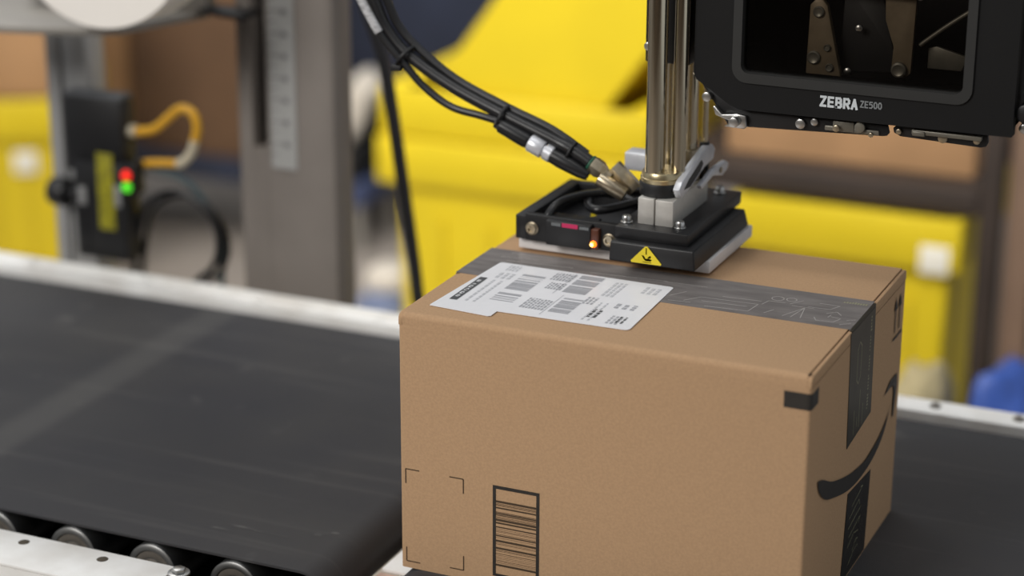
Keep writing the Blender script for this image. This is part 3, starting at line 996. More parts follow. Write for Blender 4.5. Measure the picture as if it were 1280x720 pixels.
# boots and main lines going up-left
q = lambda *a: Vector(a)
p_end = e0 - ax * 0.003
main = [q(-0.176, 0.252, 0.545), q(-0.1500, 0.251, 0.4970), q(-0.1370, 0.251, 0.4700), q(-0.1130, 0.250, 0.4450), q(-0.0640, 0.250, 0.4165), q(-0.0040, 0.250, 0.3920), q(0.0460, 0.250, 0.3735), q(0.0720, 0.250, 0.3630), p_end]
obj('cable', MB().tube(main, lambda t: 0.0062 if t < 0.62 else (0.0066 if t < 0.8 else 0.0072), 14), 'rubber', hs)
sec = [q(-0.190, 0.245, 0.540), q(-0.1600, 0.244, 0.4960), q(-0.1420, 0.244, 0.4660), q(-0.1180, 0.244, 0.4400), q(-0.0900, 0.244, 0.4130), q(-0.0600, 0.244, 0.3960), q(-0.0280, 0.244, 0.3905), q(-0.0080, 0.245, 0.3865)]
obj('cable', MB().tube(sec, 0.0040, 12), 'rubber', hs)
thr = [q(-0.165, 0.256, 0.545), q(-0.1400, 0.256, 0.5000), q(-0.1260, 0.256, 0.4720), q(-0.1030, 0.256, 0.4500), q(-0.0600, 0.256, 0.4220), q(-0.0040, 0.256, 0.3990), q(0.0460, 0.256, 0.3810), q(0.085, 0.255, 0.360)]
obj('cable', MB().tube(thr, 0.0046, 12), 'rubber', hs)
mk = [sec[0] + q(-.002, -.0016, 0), q(-0.1605, 0.2425, 0.4965), q(-0.1500, 0.2425, 0.4800), q(-0.1405, 0.2425, 0.4640)]
obj('cable_marker', MB().tube([q(-0.1640, 0.2430, 0.5025), q(-0.1570, 0.2430, 0.4905), q(-0.1490, 0.2430, 0.4775), q(-0.1415, 0.2430, 0.4660)], 0.0046, 12), 'label_text', hs)
a2 = Vector((0.050, 0.0, -0.0215)).normalized()
c0 = q(-0.0100, 0.243, 0.3850)
obj('connector', MB().lathe(c0, a2, [(0, 0), (0, 0.0052), (0.004, 0.0056), (0.006, 0.0074), (0.036, 0.0082), (0.040, 0.0074), (0.040, 0)], 24), 'rubber', hs)
obj('connector_nut', MB().lathe(c0 + a2 * 0.041, a2, [(0, 0), (0, 0.0088), (0.001, 0.0094), (0.015, 0.0094), (0.016, 0.0086), (0.016, 0)], 12, False), 'alu_bright', hs)
obj('connector_nut', MB().lathe(c0 + a2 * 0.057, a2, [(0, 0), (0, 0.0066), (0.003, 0.0066), (0.003, 0.0088), (0.010, 0.0088), (0.011, 0.0078), (0.011, 0)], 12, False), 'alu_bright', hs)
obj('connector', MB().lathe(c0 + a2 * 0.068, a2, [(0, 0), (0, 0.0080), (0.010, 0.0084), (0.034, 0.0070), (0.042, 0.0050), (0.042, 0)], 24), 'rubber', hs)


def ring(cpt, d, r, t, name):
    d = d.normalized(); s = d.orthogonal().normalized(); k_ = d.cross(s)
    return obj(name, MB().tube([cpt + (s * math.cos(2 * PI * k / 12) + k_ * math.sin(2 * PI * k / 12)) * r for k in range(13)], t, 8, 2), 'tie', hs)


ring(q(-0.1140, 0.248, 0.4435), q(0.03, 0, -0.026), 0.0118, 0.0020, 'cable_tie')
ring(q(-0.0050, 0.249, 0.3905), q(0.05, 0, -0.022), 0.0116, 0.0018, 'cable_tie')
ring(q(0.0700, 0.250, 0.3620), q(0.05, 0, -0.024), 0.0108, 0.0014, 'cable_tie')
obj('cable_tie', MB().box(-0.1255, -0.1140, 0.2360, 0.2420, 0.4285, 0.4350, 0.001), 'tie', hs)

# ------------------------------------------------------------------ label printer (upper right)
PY = 0.25
lp = thing('label_printer', 'black label printer with a window and white lettering, upper right', 'printer', (0.35, 0.35, 0.405))
ZT = 0.66
door = [(0.1970, ZT), (0.1970, 0.4560), (0.2000, 0.4500), (0.2350, 0.4275), (0.2440, 0.4243), (0.5060, 0.4255), (0.5070, 0.4265), (0.5070, ZT)]
win_o = (0.2370, 0.4660, 0.4530, 0.64, 0.012)
# door skin with its window opening: frame of four pieces around the opening
b = MB()
D0 = 0.012
b.prism([(0.1970, ZT), (0.1970, 0.4560), (0.2000, 0.4500), (0.2350, 0.4275), (0.2410, 0.4253), (0.2410, ZT)], lambda u, v, w: Vector((u, PY + w, v)), D0)
b.prism([(0.2410, 0.4253), (0.2440, 0.4243), (0.4620, 0.42529), (0.4620, 0.4570), (0.2410, 0.4570)], lambda u, v, w: Vector((u, PY + w, v)), D0)
b.prism([(0.4620, 0.42529), (0.5060, 0.4255), (0.5070, 0.4265), (0.5070, ZT), (0.4620, ZT)], lambda u, v, w: Vector((u, PY + w, v)), D0)
b.prism([(0.2410, 0.6360), (0.4620, 0.6360), (0.4620, ZT), (0.2410, ZT)], lambda u, v, w: Vector((u, PY + w, v)), D0)
dr = obj('door', b, 'black_matt', lp)
# grey rounded trim of the window
o_ = rounded(0.2362, 0.4680, 0.4515, 0.6420, 0.0150, 6)
i_ = rounded(0.2450, 0.4590, 0.4610, 0.6340, 0.0080, 6)
b = MB()
nn = len(o_)
va = [[b.bm.verts.new((u, y, v)) for u, v in ring_] for ring_, y in ((o_, PY - 0.0002), (o_, PY - 0.0025), (i_, PY - 0.0025), (i_, PY + 0.010))]
for A, B in zip(va, va[1:]):
    for k in range(nn):
        b.bm.faces.new((A[k], A[(k + 1) % nn], B[(k + 1) % nn], B[k]))
obj('window_trim', b, 'grey_frame', dr)
obj('window_pane', MB().rect(0.2450, 0.4590, 0.4610, 0.6340, fy(PY + 0.006)), 'pane', dr)
# lettering: white maker's name and a smaller model number
obj('lettering', lettering('ZEBRA', fy(PY - 0.0006), 0.3240, 0.4360, 0.0068, 0.0108, 0.0008, 0.0023), 'logo', dr)['kind'] = 'stuff'
obj('lettering', lettering('ZE500', fy(PY - 0.0006), 0.3632, 0.4390, 0.0038, 0.0068, 0.0005, 0.0012), 'logo_dim', dr)['kind'] = 'stuff'
# body shell behind the door
b = MB()
b.box(0.2050, 0.5040, 0.3900, 0.4000, 0.4300, ZT)
b.box(0.2050, 0.2120, PY + 0.012, 0.3900, 0.4500, ZT)
b.box(0.4980, 0.5040, PY + 0.012, 0.3900, 0.4300, ZT)
b.box(0.2050, 0.5040, PY + 0.012, 0.3900, ZT, ZT + 0.01)
b.box(0.2450, 0.5040, PY + 0.012, 0.3900, 0.4300, 0.4350)
b.box(0.2050, 0.2452, PY + 0.012, 0.3900, 0.4545, 0.4585)
b.box(0.2452, 0.2475, PY + 0.012, 0.3900, 0.4300, 0.4585)
obj('housing', b, 'black_dark', lp)
# mechanism seen through the window
inner = lambda y: (lambda u, v, w: Vector((u, y + w, v)))
b = MB().prism([(0.2985, 0.4580), (0.3000, 0.5250), (0.3045, 0.5300), (0.3125, 0.5305), (0.3170, 0.5250), (0.3240, 0.4950), (0.3330, 0.4580)], inner(0.285), 0.008, 0.001)
mp_ = obj('mechanism_plate', b, 'mech_brown', lp)
for u, v, r in ((0.309, 0.5190, 0.0055), (0.306, 0.4745, 0.0065), (0.3190, 0.4850, 0.0035), (0.322, 0.4660, 0.0040)):
    obj('pivot', MB().lathe((u, 0.2850, v), (0, -1, 0), [(0, r), (0.002, r), (0.003, r * 0.8), (0.002, r * 0.5), (0.002, 0)], 20), 'mech_grey', mp_)
b = MB().prism([(0.3260, 0.4600), (0.3300, 0.5450), (0.3640, 0.5480), (0.3790, 0.4860), (0.3920, 0.4640)], inner(0.300), 0.006, 0.001)
o = obj('mechanism_plate', b, 'black_plastic', lp)
b = MB().prism([(0.3700, 0.5480), (0.4010, 0.5480), (0.3990, 0.4660), (0.3940, 0.4610), (0.3860, 0.4620), (0.3800, 0.4660), (0.3810, 0.4900), (0.3720, 0.5150)], inner(0.292), 0.006, 0.001)
o = obj('mechanism_plate', b, 'mech_brown', lp)
obj('pivot', MB().lathe((0.3880, 0.2920, 0.4690), (0, -1, 0), [(0, 0.0075), (0.004, 0.0072), (0.005, 0.0055), (0.004, 0.003), (0.004, 0)], 24), 'mech_grey', o)
obj('cross_bar', MB().box(0.3050, 0.4040, 0.282, 0.2845, 0.5390, 0.5540, 0.001), 'mech_brown', lp)
for u, v in ((0.3440, 0.5420), (0.4040, 0.5400), (0.3470, 0.5050), (0.3380, 0.4625)):
    obj('screw', MB().lathe((u, 0.2920, v), (0, -1, 0), [(0, 0.0036), (0.0020, 0.0034), (0.0028, 0.0022), (0.0028, 0)], 16), 'steel', lp)
b = MB().prism([(0.4100, 0.4680), (0.4430, 0.4680), (0.4480, 0.4820), (0.4180, 0.4900), (0.4100, 0.4880)], inner(0.312), 0.005, 0.001)
obj('mechanism_plate', b, 'mech_grey', lp)
obj('lever', MB().tube([(0.404, 0.302, 0.492), (0.428, 0.302, 0.512), (0.452, 0.302, 0.530)], 0.0022, 10), 'mech_grey', lp)
# underside brackets
b = MB().prism([(0.2010, 0.4470), (0.2060, 0.4490), (0.2400, 0.4250), (0.2500, 0.4250), (0.3870, 0.4250), (0.3890, 0.4180), (0.3870, 0.4150), (0.3830, 0.4142), (0.2500, 0.4085), (0.2300, 0.4075)], lambda u, v, w: Vector((u, PY + 0.014 + w, v)), 0.004, 0.0006)
lb = obj('bottom_bracket', b, 'black_plastic', lp)
b = MB().prism([(0.2270, 0.4085), (0.2480, 0.4078), (0.2500, 0.4100), (0.2490, 0.4210), (0.2400, 0.4220), (0.2250, 0.4200), (0.2170, 0.4280), (0.2150, 0.4270), (0.2180, 0.4190), (0.2350, 0.4140)], lambda u, v, w: Vector((u, PY + 0.013 - w, v)), 0.006, 0.0008)
obj('peel_bar', b, 'steel', lb)
obj('bolt', MB().cyl((0.2395, PY + 0.008, 0.4155), (0.2395, PY - 0.002, 0.4155), 0.0052, 24, 0.001), 'steel', lb)
obj('bolt', MB().cyl((0.2085, PY + 0.013, 0.4360), (0.2085, PY + 0.006, 0.4360), 0.0048, 20, 0.001), 'steel', lb)
obj('bolt', MB().cyl((0.3030, PY + 0.013, 0.4185), (0.3030, PY + 0.009, 0.4185), 0.0050, 20, 0.001), 'steel', lb)
obj('bolt', MB().cyl((0.3165, PY + 0.013, 0.4215), (0.3165, PY + 0.010, 0.4215), 0.0038, 20, 0.001), 'steel', lb)
b = MB().box(0.3350, 0.3560, PY + 0.009, PY + 0.013, 0.4155, 0.4255, 0.001).box(0.3270, 0.3800, PY + 0.010, PY + 0.013, 0.4150, 0.4198, 0.001)
obj('guide_block', b, 'mech_grey', lb)
obj('bolt', MB().cyl((0.3620, PY + 0.010, 0.4222), (0.3620, PY + 0.006, 0.4222), 0.0052, 20, 0.001), 'mech_grey', lb)
obj('bolt', MB().cyl((0.3400, PY + 0.006, 0.4195), (0.3400, PY + 0.003, 0.4195), 0.0034, 16, 0.0008), 'nickel', lb)
obj('bolt', MB().cyl((0.3740, PY + 0.006, 0.4168), (0.3740, PY + 0.003, 0.4168), 0.0024, 16, 0.0005), 'nickel', lb)
b = MB().prism([(0.3960, 0.4265), (0.3925, 0.4235), (0.3935, 0.4190), (0.4000, 0.4160), (0.4760, 0.4135), (0.4810, 0.4150), (0.4830, 0.4190), (0.4820, 0.4262)], lambda u, v, w: Vector((u, PY + 0.014 + w, v)), 0.004, 0.0006)
rb = obj('bottom_bracket', b, 'black_plastic', lp)
obj('guide_block', MB().box(0.4120, 0.4780, PY + 0.006, PY + 0.013, 0.4215, 0.4258, 0.0008).box(0.4130, 0.4250, PY + 0.004, PY + 0.013, 0.4205, 0.4250, 0.0008), 'mech_grey', rb)
for u, v, r in ((0.4410, 0.4195, 0.0046), (0.4730, 0.4205, 0.0034), (0.3990, 0.4215, 0.0028)):
    obj('bolt', MB().cyl((u, PY + 0.013, v), (u, PY + 0.009, v), r, 20, 0.001), 'nickel', rb)
lb.location.z -= 0.0045
rb.location.z -= 0.0045
# mounting arm right of the printer
ma_ = thing('mounting_arm', 'grey steel mounting arm at right edge beside the printer', 'bracket', (0.53, 0.3, 0.40))
b = MB().prism([(0.5095, 0.4520), (0.5095, 0.4380), (0.5140, 0.4260), (0.5250, 0.4180), (0.5600, 0.4150), (0.5600, 0.66), (0.5180, 0.66), (0.5160, 0.4700)], lambda u, v, w: Vector((u, 0.27 + w, v)), 0.03, 0.001)
pl = obj('arm_plate', b, 'plate_grey', ma_)
obj('knob', MB().cyl((0.5160, 0.2700, 0.4470), (0.5160, 0.2560, 0.4470), 0.0090, 24, 0.002), 'black_plastic', pl)
obj('bolt', MB().cyl((0.5140, 0.2700, 0.4310), (0.5140, 0.2640, 0.4310), 0.0045, 20, 0.001), 'steel', pl)
obj('bolt', MB().cyl((0.5170, 0.2700, 0.4660), (0.5170, 0.2640, 0.4660), 0.0055, 20, 0.001), 'steel', pl)

# ------------------------------------------------------------------ things behind the conveyor
# taupe upright with slot and ruler
up = thing('steel_upright', 'broad taupe steel upright with dark slot and pale ruler strip, behind the belt', 'post', (-0.50, 0.70, FZ))
PYU = 0.66
b = MB()
b.box(-0.5650, -0.5445, PYU, PYU + 0.05, FZ, 0.62, 0.001)
b.box(-0.5225, -0.4250, PYU, PYU + 0.05, FZ, 0.62, 0.001)
b.box(-0.5445, -0.5225, PYU, PYU + 0.05, FZ, 0.1950)
b.box(-0.5445, -0.5225, PYU + 0.04, PYU + 0.05, 0.1950, 0.62)
obj('column', b, 'post', up)
obj('slot_liner', MB().box(-0.5440, -0.5230, PYU + 0.03, PYU + 0.039, 0.1960, 0.62), 'black_dark', up)
rl = obj('ruler_strip', MB().box(-0.5160, -0.4790, PYU - 0.002, PYU, 0.1720, 0.62), 'ruler', up)
b = MB()
for k in range(30):
    v = 0.19 + k * 0.0145
    b.rect(-0.5150, -0.5150 + (0.014 if k % 2 else 0.008), v, v + 0.0022, fy(PYU - 0.0024))
    if k % 2:
        b.rect(-0.4980, -0.4890, v - 0.003, v + 0.004, fy(PYU - 0.0024))
obj('ruler_marks', b, 'ruler_ink', rl)
obj('edge_strip', MB().box(-0.4330, -0.4245, PYU - 0.0015, PYU, FZ + 0.1, 0.62), 'post', up)
obj('foot_plate', MB().box(-0.62, -0.37, 0.60, 0.80, FZ, FZ + 0.012), 'post', up)

# aluminium profile post
apost = thing('aluminium_post', 'slender grey aluminium profile post behind the far left rail', 'post', (-0.83, 0.70, FZ))
PA = 0.672
b = MB()
b.box(-0.8720, -0.8520, PA, PA + 0.045, FZ, 0.36, 0.001)
b.box(-0.8440, -0.8080, PA, PA + 0.045, FZ, 0.36, 0.001)
b.box(-0.8520, -0.8440, PA + 0.008, PA + 0.045, FZ, 0.36)
obj('profile', b, 'alu_dull', apost)
obj('foot_plate', MB().box(-0.90, -0.78, 0.64, 0.76, FZ, FZ + 0.01), 'alu_dull', apost)

# black barcode sensor on that post
bs_ = thing('barcode_sensor', 'black sensor with yellow strip and red and green lights on aluminium post', 'sensor', (-0.79, 0.65, 0.015))
SY = 0.635
b = MB()
b.box(-0.8230, -0.7310, SY, SY + 0.033, 0.1390, 0.2420, 0.004)
b.box(-0.8100, -0.7280, SY - 0.004, SY + 0.033, 0.0200, 0.1560, 0.004)
bh = obj('housing', b, 'black_plastic', bs_)
obj('top_cover', MB().box(-0.8220, -0.7320, SY + 0.001, SY + 0.032, 0.2420, 0.2470, 0.001), new_mat('grey_sensor_cap', (92, 94, 98), 0.5), bs_)
obj('label_strip', MB().box(-0.7700, -0.7450, SY - 0.0052, SY - 0.0041, 0.0640, 0.1700, 0.0003), 'yellow_sticker', bh)
obj('side_panel', MB().box(-0.8080, -0.7890, SY - 0.0052, SY - 0.004, 0.0300, 0.1330, 0.0004), 'black_ano', bh)
obj('white_mark', MB().box(-0.8020, -0.7900, SY - 0.0060, SY - 0.0045, 0.0950, 0.1200, 0.0005), 'alu_dull', bh)
obj('white_mark', MB().box(-0.7440, -0.7340, SY - 0.0060, SY - 0.0045, 0.0980, 0.1280, 0.0005), 'alu_dull', bh)
obj('knob', MB().lathe((-0.8100, 0.650, 0.1020), (-1, 0, 0), [(0, 0), (0, 0.008), (0.022, 0.008), (0.022, 0.0185), (0.026, 0.020), (0.044, 0.020), (0.048, 0.018), (0.048, 0)], 28), 'black_plastic', bs_)
obj('indicator_light', MB().lathe((-0.7225, SY - 0.006, 0.1440), (0, -1, 0), [(0, 0.0068), (0.003, 0.0060), (0.005, 0.003), (0.0054, 0)], 20), 'led_red', bs_)
obj('indicator_light', MB().lathe((-0.7225, SY - 0.006, 0.1280), (0, -1, 0), [(0, 0.0068), (0.003, 0.0060), (0.005, 0.003), (0.0054, 0)], 20), 'led_green', bs_)
obj('light_bezel', MB().box(-0.7330, -0.7110, SY - 0.006, SY + 0.02, 0.1160, 0.1600, 0.002), 'black_plastic', bs_)
# yellow cable with pale sleeve
yc = thing('yellow_cable', 'yellow sensor cable with a pale sleeve curling right of the black sensor', 'cable', (-0.66, 0.66, 0.14))
obj('cable', MB().tube([(-0.732, 0.655, 0.1985), (-0.712, 0.655, 0.1995), (-0.690, 0.655, 0.2060), (-0.668, 0.655, 0.2240), (-0.650, 0.655, 0.2370), (-0.632, 0.655, 0.2330), (-0.6260, 0.655, 0.2150), (-0.630, 0.655, 0.1960)], 0.0062), 'yellow_cable', yc)
obj('cable_sleeve', MB().tube([(-0.630, 0.655, 0.1965), (-0.637, 0.655, 0.1780), (-0.650, 0.655, 0.1640), (-0.658, 0.656, 0.1610)], 0.0066), 'pale_cable', yc)
obj('cable', MB().tube([(-0.658, 0.656, 0.1610), (-0.680, 0.657, 0.1590), (-0.704, 0.658, 0.1560), (-0.722, 0.658, 0.1520)], 0.0056), 'yellow_cable', yc)
obj('plug', MB().cyl((-0.733, 0.655, 0.1980), (-0.720, 0.655, 0.1992), 0.0085, 20, 0.001), 'pale_cable', yc)
# black loop of cable
lo = [(-0.722 + 0.052 + 0.058 * math.cos(a), 0.658, 0.052 + 0.064 * math.sin(a)) for a in [math.radians(205 - 305 * k / 16) for k in range(17)]]
lo = [(-0.735, 0.650, -0.02), (-0.733, 0.655, 0.03)] + [(-0.6640 + 0.062 * math.cos(a), 0.658, 0.058 + 0.062 * math.sin(a)) for a in [math.radians(165 - 225 * k / 12) for k in range(13)]] + [(-0.655, 0.662, -0.02), (-0.675, 0.664, -0.08)]
cl_ = thing('coiled_cable', 'dark coiled sensor cables hanging in a loop behind the far rail', 'cable', (-0.67, 0.66, -0.08))
obj('cable', MB().tube(lo, 0.0048), 'rubber', cl_)
lo2 = [(x + 0.006, y + 0.012, z - 0.007) for x, y, z in lo]
obj('cable', MB().tube(lo2, 0.0042), 'rubber', cl_)
obj('cable', MB().tube([(-0.722, 0.664, 0.150), (-0.700, 0.668, 0.143), (-0.672, 0.670, 0.138), (-0.648, 0.670, 0.128), (-0.630, 0.672, 0.108), (-0.612, 0.672, 0.080), (-0.606, 0.672, 0.040), (-0.612, 0.672, -0.04)], 0.0046), 'teal_cable', cl_)
# hanging black cable left of the box
hc = obj('hanging_cable', MB().tube([(-0.412, 0.66, 0.60), (-0.398, 0.66, 0.48), (-0.3786, 0.66, 0.4032), (-0.3541, 0.66, 0.3348), (-0.3398, 0.66, 0.2542), (-0.3264, 0.66, 0.1617), (-0.3160, 0.66, 0.0886), (-0.3088, 0.66, 0.0270), (-0.300, 0.665, -0.10), (-0.30, 0.68, -0.747)], 0.0085, 14), 'rubber')
tag(hc, 'thick black cable hanging straight down left of the taped box', 'cable')

# label roll and its bracket, top left
lr = thing('label_roll', 'white round label roll at top left edge above the post', 'roll', (-0.623, 0.46, 0.386))
b = MB().lathe((-0.6235, 0.445, 0.5185), (0, 1, 0), [(0, 0.038), (0, 0.131), (0.001, 0.132), (0.075, 0.132), (0.076, 0.131), (0.076, 0.038), (0, 0.038)], 72)
obj('paper_roll', b, 'roll_paper', lr)
obj('core', MB().lathe((-0.6235, 0.444, 0.5185), (0, 1, 0), [(0, 0), (0, 0.0375), (0.078, 0.0375), (0.078, 0)], 40), 'card_far', lr)
sb = thing('spool_bracket', 'grey angled metal plate behind and under the white roll', 'bracket', (-0.6, 0.6, 0.36))
b = MB().prism([(-0.930, 0.455), (-0.780, 0.4692), (-0.6786, 0.4990), (-0.6456, 0.5200), (-0.6269, 0.5813), (-0.6000, 0.6550), (-0.93, 0.655)], fz(0.362), 0.010, 0.0015)
obj('plate', b, 'plate_grey', sb)
b = MB().prism([(-0.6118, 0.6331), (-0.5285, 0.6119), (-0.5250, 0.6300), (-0.5300, 0.6580), (-0.6450, 0.6580)], fz(0.3725), 0.0075, 0.001)
obj('dark_plate', b, 'black_ano', sb)
obj('stem', MB().cyl((-0.6235, 0.5245, 0.5185), (-0.6235, 0.63, 0.5185), 0.02, 24), 'alu_dull', sb)
obj('riser', MB().box(-0.66, -0.59, 0.63, 0.655, 0.372, 0.56, 0.001), 'plate_grey', sb)
tr_ = obj('spool_tension_arm', MB().lathe((-0.83, 0.60, 0.3965), (1, 0.0, 0.08), [(0, 0), (0, 0.020), (0.045, 0.022), (0.07, 0.018), (0.085, 0.009), (0.09, 0)], 24), 'plate_grey')
tag(tr_, 'grey tapered spool end lying on the plate at top left corner', 'spool')


# ------------------------------------------------------------------ totes and boxes beyond
def make_tote(label, W, Dp, Hh, taper=0.86, sticker=True, group=None, e=0.018, ey=0.014):
    """yellow tote built around the origin; returns its root"""
    r = thing('yellow_tote', label, 'tote', (0, 0, 0), group or 'yellow totes beyond the belt')
    t = 0.006

    def lo_up(s, z, inset=0):
        hw, hd = W / 2 * s - inset, Dp / 2 * s - inset
        return [Vector((-hw, -hd, z)), Vector((hw, -hd, z)), Vector((hw, hd, z)), Vector((-hw, hd, z))]
    b = MB()
    loops = [lo_up(taper, 0.0), lo_up(1.0, Hh), lo_up(1.0, Hh, t), lo_up(taper, t, t)]
    V = [[b.bm.verts.new(p) for p in L] for L in loops]
    b.bm.faces.new(V[0][::-1])
    for A, B in zip(V, V[1:]):
        for k in range(4):
            b.bm.faces.new((A[k], A[(k + 1) % 4], B[(k + 1) % 4], B[k]))
    b.bm.faces.new(V[3])
    bmesh.ops.bevel(b.bm, geom=[e for e in b.bm.edges if abs(e.verts[0].co.z - e.verts[1].co.z) > Hh * 0.5], offset=0.012, segments=3, profile=0.5, affect='EDGES')
    obj('shell', b, 'yellow', r)
    # rim band
    b = MB()
    hw, hd = W / 2, Dp / 2
    for x0, x1, y0, y1 in ((-hw - e, hw + e, -hd - ey, -hd + 0.001), (-hw - e, hw + e, hd - 0.001, hd + ey), (-hw - e, -hw + 0.001, -hd, hd), (hw - 0.001, hw + e, -hd, hd)):
        b.box(x0, x1, y0, y1, Hh - 0.095, Hh, 0.004)
    obj('rim', b, 'yellow', r)
    for sx in (-0.62, -0.2, 0.2, 0.62):
        s0 = taper + (1 - taper) * 0.12
        y0 = -hd * s0
        b = MB()
        p = [Vector((sx * hw - 0.008, -hd * (taper + (1 - taper) * 0.1) - 0.0, 0.1 * Hh)), Vector((sx * hw + 0.008, -hd * (taper + (1 - taper) * 0.1), 0.1 * Hh)),
             Vector((sx * hw + 0.008, -hd * (taper + (1 - taper) * 0.72), 0.72 * Hh)), Vector((sx * hw - 0.008, -hd * (taper + (1 - taper) * 0.72), 0.72 * Hh))]
        q_ = [v + Vector((0, -0.006, 0)) for v in p]
        vs = [b.bm.verts.new(v) for v in p + q_]
        for f in ((0, 1, 2, 3), (7, 6, 5, 4), (0, 4, 5, 1), (1, 5, 6, 2), (2, 6, 7, 3), (3, 7, 4, 0)):
            b.bm.faces.new([vs[i] for i in f])
        obj('rib', b, 'yellow_dim', r)
    if sticker:
        zc = Hh * sticker[1] if sticker[1] else Hh - 0.074
        yy = (-hd * (taper + (1 - taper) * sticker[1]) - 0.0085) if sticker[1] else -hd - ey
        b = MB().box(sticker[0] - 0.026, sticker[0] + 0.026, yy - 0.001, yy + 0.0005, zc - 0.026, zc + 0.026, 0.0003)
        obj('sticker', b, 'tote_label', r)
    return r


def place(root, loc, rot=(0, 0, 0)):
    root.location = loc
    root.rotation_euler = rot


# right one under the rack shelf
t1 = make_tote('yellow tote with white sticker on its front, under the rack shelf behind the taped box', 0.386, 0.48, 0.57, 0.93, (0.166, None))
place(t1, (-0.092, 2.185, FZ))
# centre: two nested totes and a third standing tilted inside the upper one
t2 = make_tote('lower yellow tote of the nested centre pair, standing on the floor', 0.500, 0.50, 0.575, 0.97, None, None, 0.040)
place(t2, (-0.785, 2.28, FZ))
t3 = make_tote('upper yellow tote nested in the lower one of the centre pair', 0.474, 0.474, 0.575, 0.93, None, None, 0.050)
place(t3, (-0.785, 2.28, FZ + 0.098))
t4 = make_tote('yellow tote standing tilted with its flat bottom to the camera, in the nested centre pair', 0.56, 0.32, 0.30, 0.94, None)
t4.matrix_world = Matrix.Translation((-0.677, 2.065, 0.074)) @ Matrix.Rotation(math.radians(-54), 4, 'Y') @ Matrix.Rotation(math.radians(-90), 4, 'X')
# left
t5 = make_tote('yellow tote at the left edge with pale sticker, under a tan box', 0.36, 0.34, 0.49, 0.90, (0.035, 0.70))
place(t5, (-2.215, 2.37, FZ), (0, 0, 0.54))


def carton(label, x0, x1, y0, y1, z0, z1, mat):
    r = thing('cardboard_box', label, 'box', ((x0 + x1) / 2, (y0 + y1) / 2, z0), 'brown cartons beyond the belt')
    obj('carton_wall', MB().box(x0, x1, y0, y1, z0, z1 - 0.006, 0.003), mat, r)
    ym = (y0 + y1) / 2
    obj('flap', MB().box(x0 + 0.002, x1 - 0.002, y0, ym - 0.001, z1 - 0.006, z1, 0.001), mat, r)
    obj('flap', MB().box(x0 + 0.002, x1 - 0.002, ym + 0.001, y1, z1 - 0.006, z1, 0.001), mat, r)
    return r


carton('big tan cardboard carton on the rack shelf behind the printer', -0.345, 0.115, 2.02, 2.44, -0.1235, 0.36, 'card_far')
tanb = carton('tan cardboard box on the yellow tote at the left edge', -0.185, 0.185, -0.16, 0.16, 0.0, 0.36, 'card_far')
place(tanb, (-2.215, 2.37, -0.259), (0, 0, 0.54))
carton('dark brown cardboard carton standing between the two posts', -2.14, -1.75, 2.76, 3.06, -0.50, 0.05, 'card_dark')
carton('narrow brown carton beside the dark carton, behind the black sensor', -2.42, -2.19, 2.80, 2.98, -0.50, 0.10, 'card_far')
shelf = thing('cart', 'low dark flat cart under the dark and the narrow brown cartons', 'cart', (-2.1, 2.9, FZ))
obj('deck', MB().box(-2.43, -1.745, 2.74, 3.08, -0.56, -0.502, 0.004), 'navy', shelf)
for x in (-2.38, -1.79):
    for y in (2.84, 2.98):
        obj('caster', MB().cyl((x - 0.012, y, FZ + 0.095), (x + 0.012, y, FZ + 0.095), 0.095, 20, 0.004), 'black_plastic', shelf)

# rack: shelf with a dark front beam, and uprights
rk = thing('storage_rack', 'dark rack shelf with long front beam over the yellow tote at right', 'rack', (-0.1, 2.25, FZ))
obj('beam', MB().box(-0.428, 0.140, 1.945, 1.975, -0.172, -0.124, 0.003), 'beam', rk)
obj('shelf_board', MB().box(-0.428, 0.140, 1.976, 2.54, -0.140, -0.124, 0.002), 'beam', rk)
obj('upright', MB().box(0.141, 0.178, 1.950, 2.00, FZ, 0.5, 0.003), 'beam', rk)
obj('upright', MB().box(0.141, 0.178, 2.49, 2.54, FZ, 0.5, 0.003), 'beam', rk)
obj('upright', MB().box(-0.466, -0.429, 2.49, 2.54, FZ, 0.5, 0.003), 'beam', rk)
bp_ = obj('brown_post', MB().box(0.184, 0.236, 1.98, 2.03, FZ, 0.6, 0.004), 'brown_post')
tag(bp_, 'flat brown board standing upright at the right edge beside the rack', 'board')
gpst = obj('grey_pole', MB().cyl((0.258, 2.0, FZ), (0.258, 2.0, 0.6), 0.016, 20), 'alu_dull')
tag(gpst, 'thin grey pole at the right edge beside the brown board', 'pole')


def bag(name, label, cat_, center, size, mat, seed, rot=0.0, mat2=None):
    b = MB()
    bmesh.ops.create_icosphere(b.bm, subdivisions=4, radius=1.0)
    for v in b.bm.verts:
        c = v.co.copy()
        pw = lambda a: math.copysign(abs(a) ** 0.62, a)
        c = Vector((pw(c.x), pw(c.y), pw(c.z)))
        d = mnoise.noise(c * 1.6 + Vector((seed, 0, 0))) * 0.16 + abs(mnoise.noise(c * 4.0 + Vector((0, seed, 0)))) * 0.09
        c *= (1 + d)
        x, y, z = c.x * size[0], c.y * size[1], c.z * size[2]
        b_z = max(z, -size[2] * 0.92)
        v.co = Vector((center[0] + x * math.cos(rot) - y * math.sin(rot), center[1] + x * math.sin(rot) + y * math.cos(rot), center[2] + size[2] * 0.92 + b_z))
    o = obj(name, b, mat, None, smooth=True)
    tag(o, label, cat_)
    return o


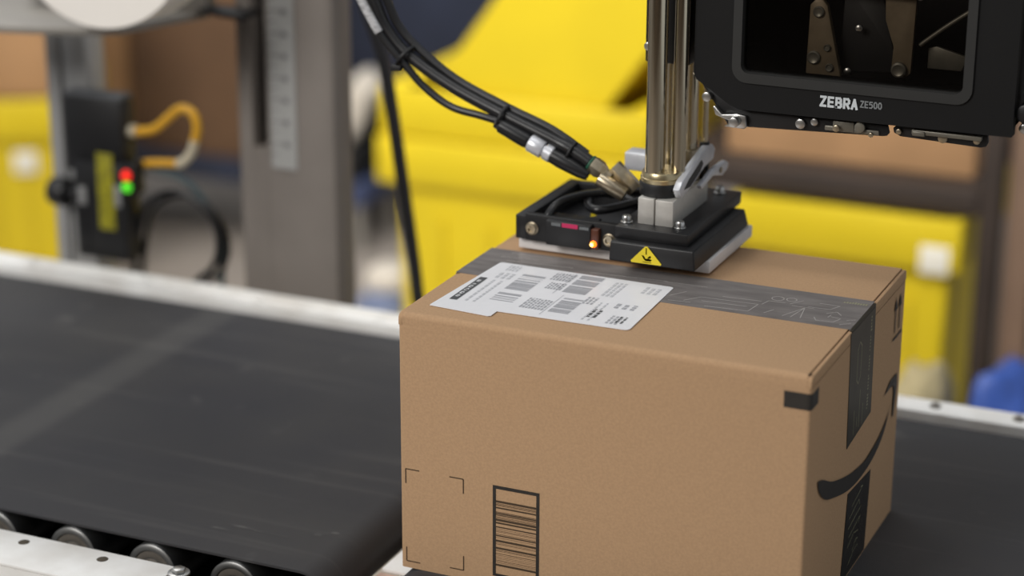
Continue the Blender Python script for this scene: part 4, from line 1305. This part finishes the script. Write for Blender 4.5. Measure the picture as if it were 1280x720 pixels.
bag('blue_bag', 'blue sack standing at the right edge behind the belt', 'bag', (0.268, 1.62, FZ), (0.058, 0.08, 0.222), 'blue_bag', 3.1)
bag('olive_sack', 'olive grey sack slumped behind the taped box, beside the blue sack', 'bag', (0.138, 1.62, FZ), (0.054, 0.08, 0.211), 'olive_bag', 7.7)
bag('white_blue_bag', 'pale blue bag on the floor left of the centre totes', 'bag', (-1.275, 2.46, FZ), (0.066, 0.08, 0.045), 'blue_pale', 12.4)
bag('white_bag', 'small white bag lying on the pale blue one by the totes', 'bag', (-1.275, 2.46, FZ + 0.085), (0.052, 0.05, 0.030), 'white_bag', 15.4)
# navy cart behind the centre stack
nc = thing('canvas_cart', 'navy canvas cart with a white bag on its rim, behind the centre totes', 'cart', (-1.6, 3.3, FZ))
b = MB().box(-1.86, -1.16, 3.10, 3.70, -0.42, 0.26, 0.03, 3)
obj('canvas_body', b, 'navy', nc)
obj('base_frame', MB().box(-1.84, -1.18, 3.12, 3.68, -0.60, -0.585, 0.002).box(-1.84, -1.18, 3.12, 3.15, -0.585, -0.42).box(-1.84, -1.18, 3.65, 3.68, -0.585, -0.42), 'black_gap', nc)
for x in (-1.80, -1.22):
    for y in (3.15, 3.64):
        obj('caster', MB().cyl((x - 0.015, y, FZ + 0.075), (x + 0.015, y, FZ + 0.075), 0.075, 20, 0.004), 'black_plastic', nc)
wb_ = bag('white_mailer', 'white mailer bag leaning up on the dark box beside the taupe upright', 'bag', (-1.685, 3.0, -0.492), (0.038, 0.05, 0.105), 'white_bag', 21.0)
wb_.rotation_euler = (0, math.radians(26), 0)
dbx = obj('storage_crate', MB().box(-1.735, -1.60, 2.90, 3.08, -0.570, -0.492, 0.006), 'black_gap')
tag(dbx, 'flat dark crate on the blue stool, under the white mailer', 'crate')
st = thing('step_stool', 'low stool with blue top under the flat dark crate', 'stool', (-1.70, 3.0, FZ))
obj('seat', MB().box(-1.738, -1.57, 2.89, 3.09, -0.630, -0.571, 0.004), new_mat('blue_stool_top', (62, 72, 104), 0.6, var=0.1), st)
for x in (-1.722, -1.59):
    for y in (2.91, 3.07):
        obj('leg', MB().box(x - 0.012, x + 0.012, y - 0.012, y + 0.012, FZ, -0.630), 'plate_grey', st)
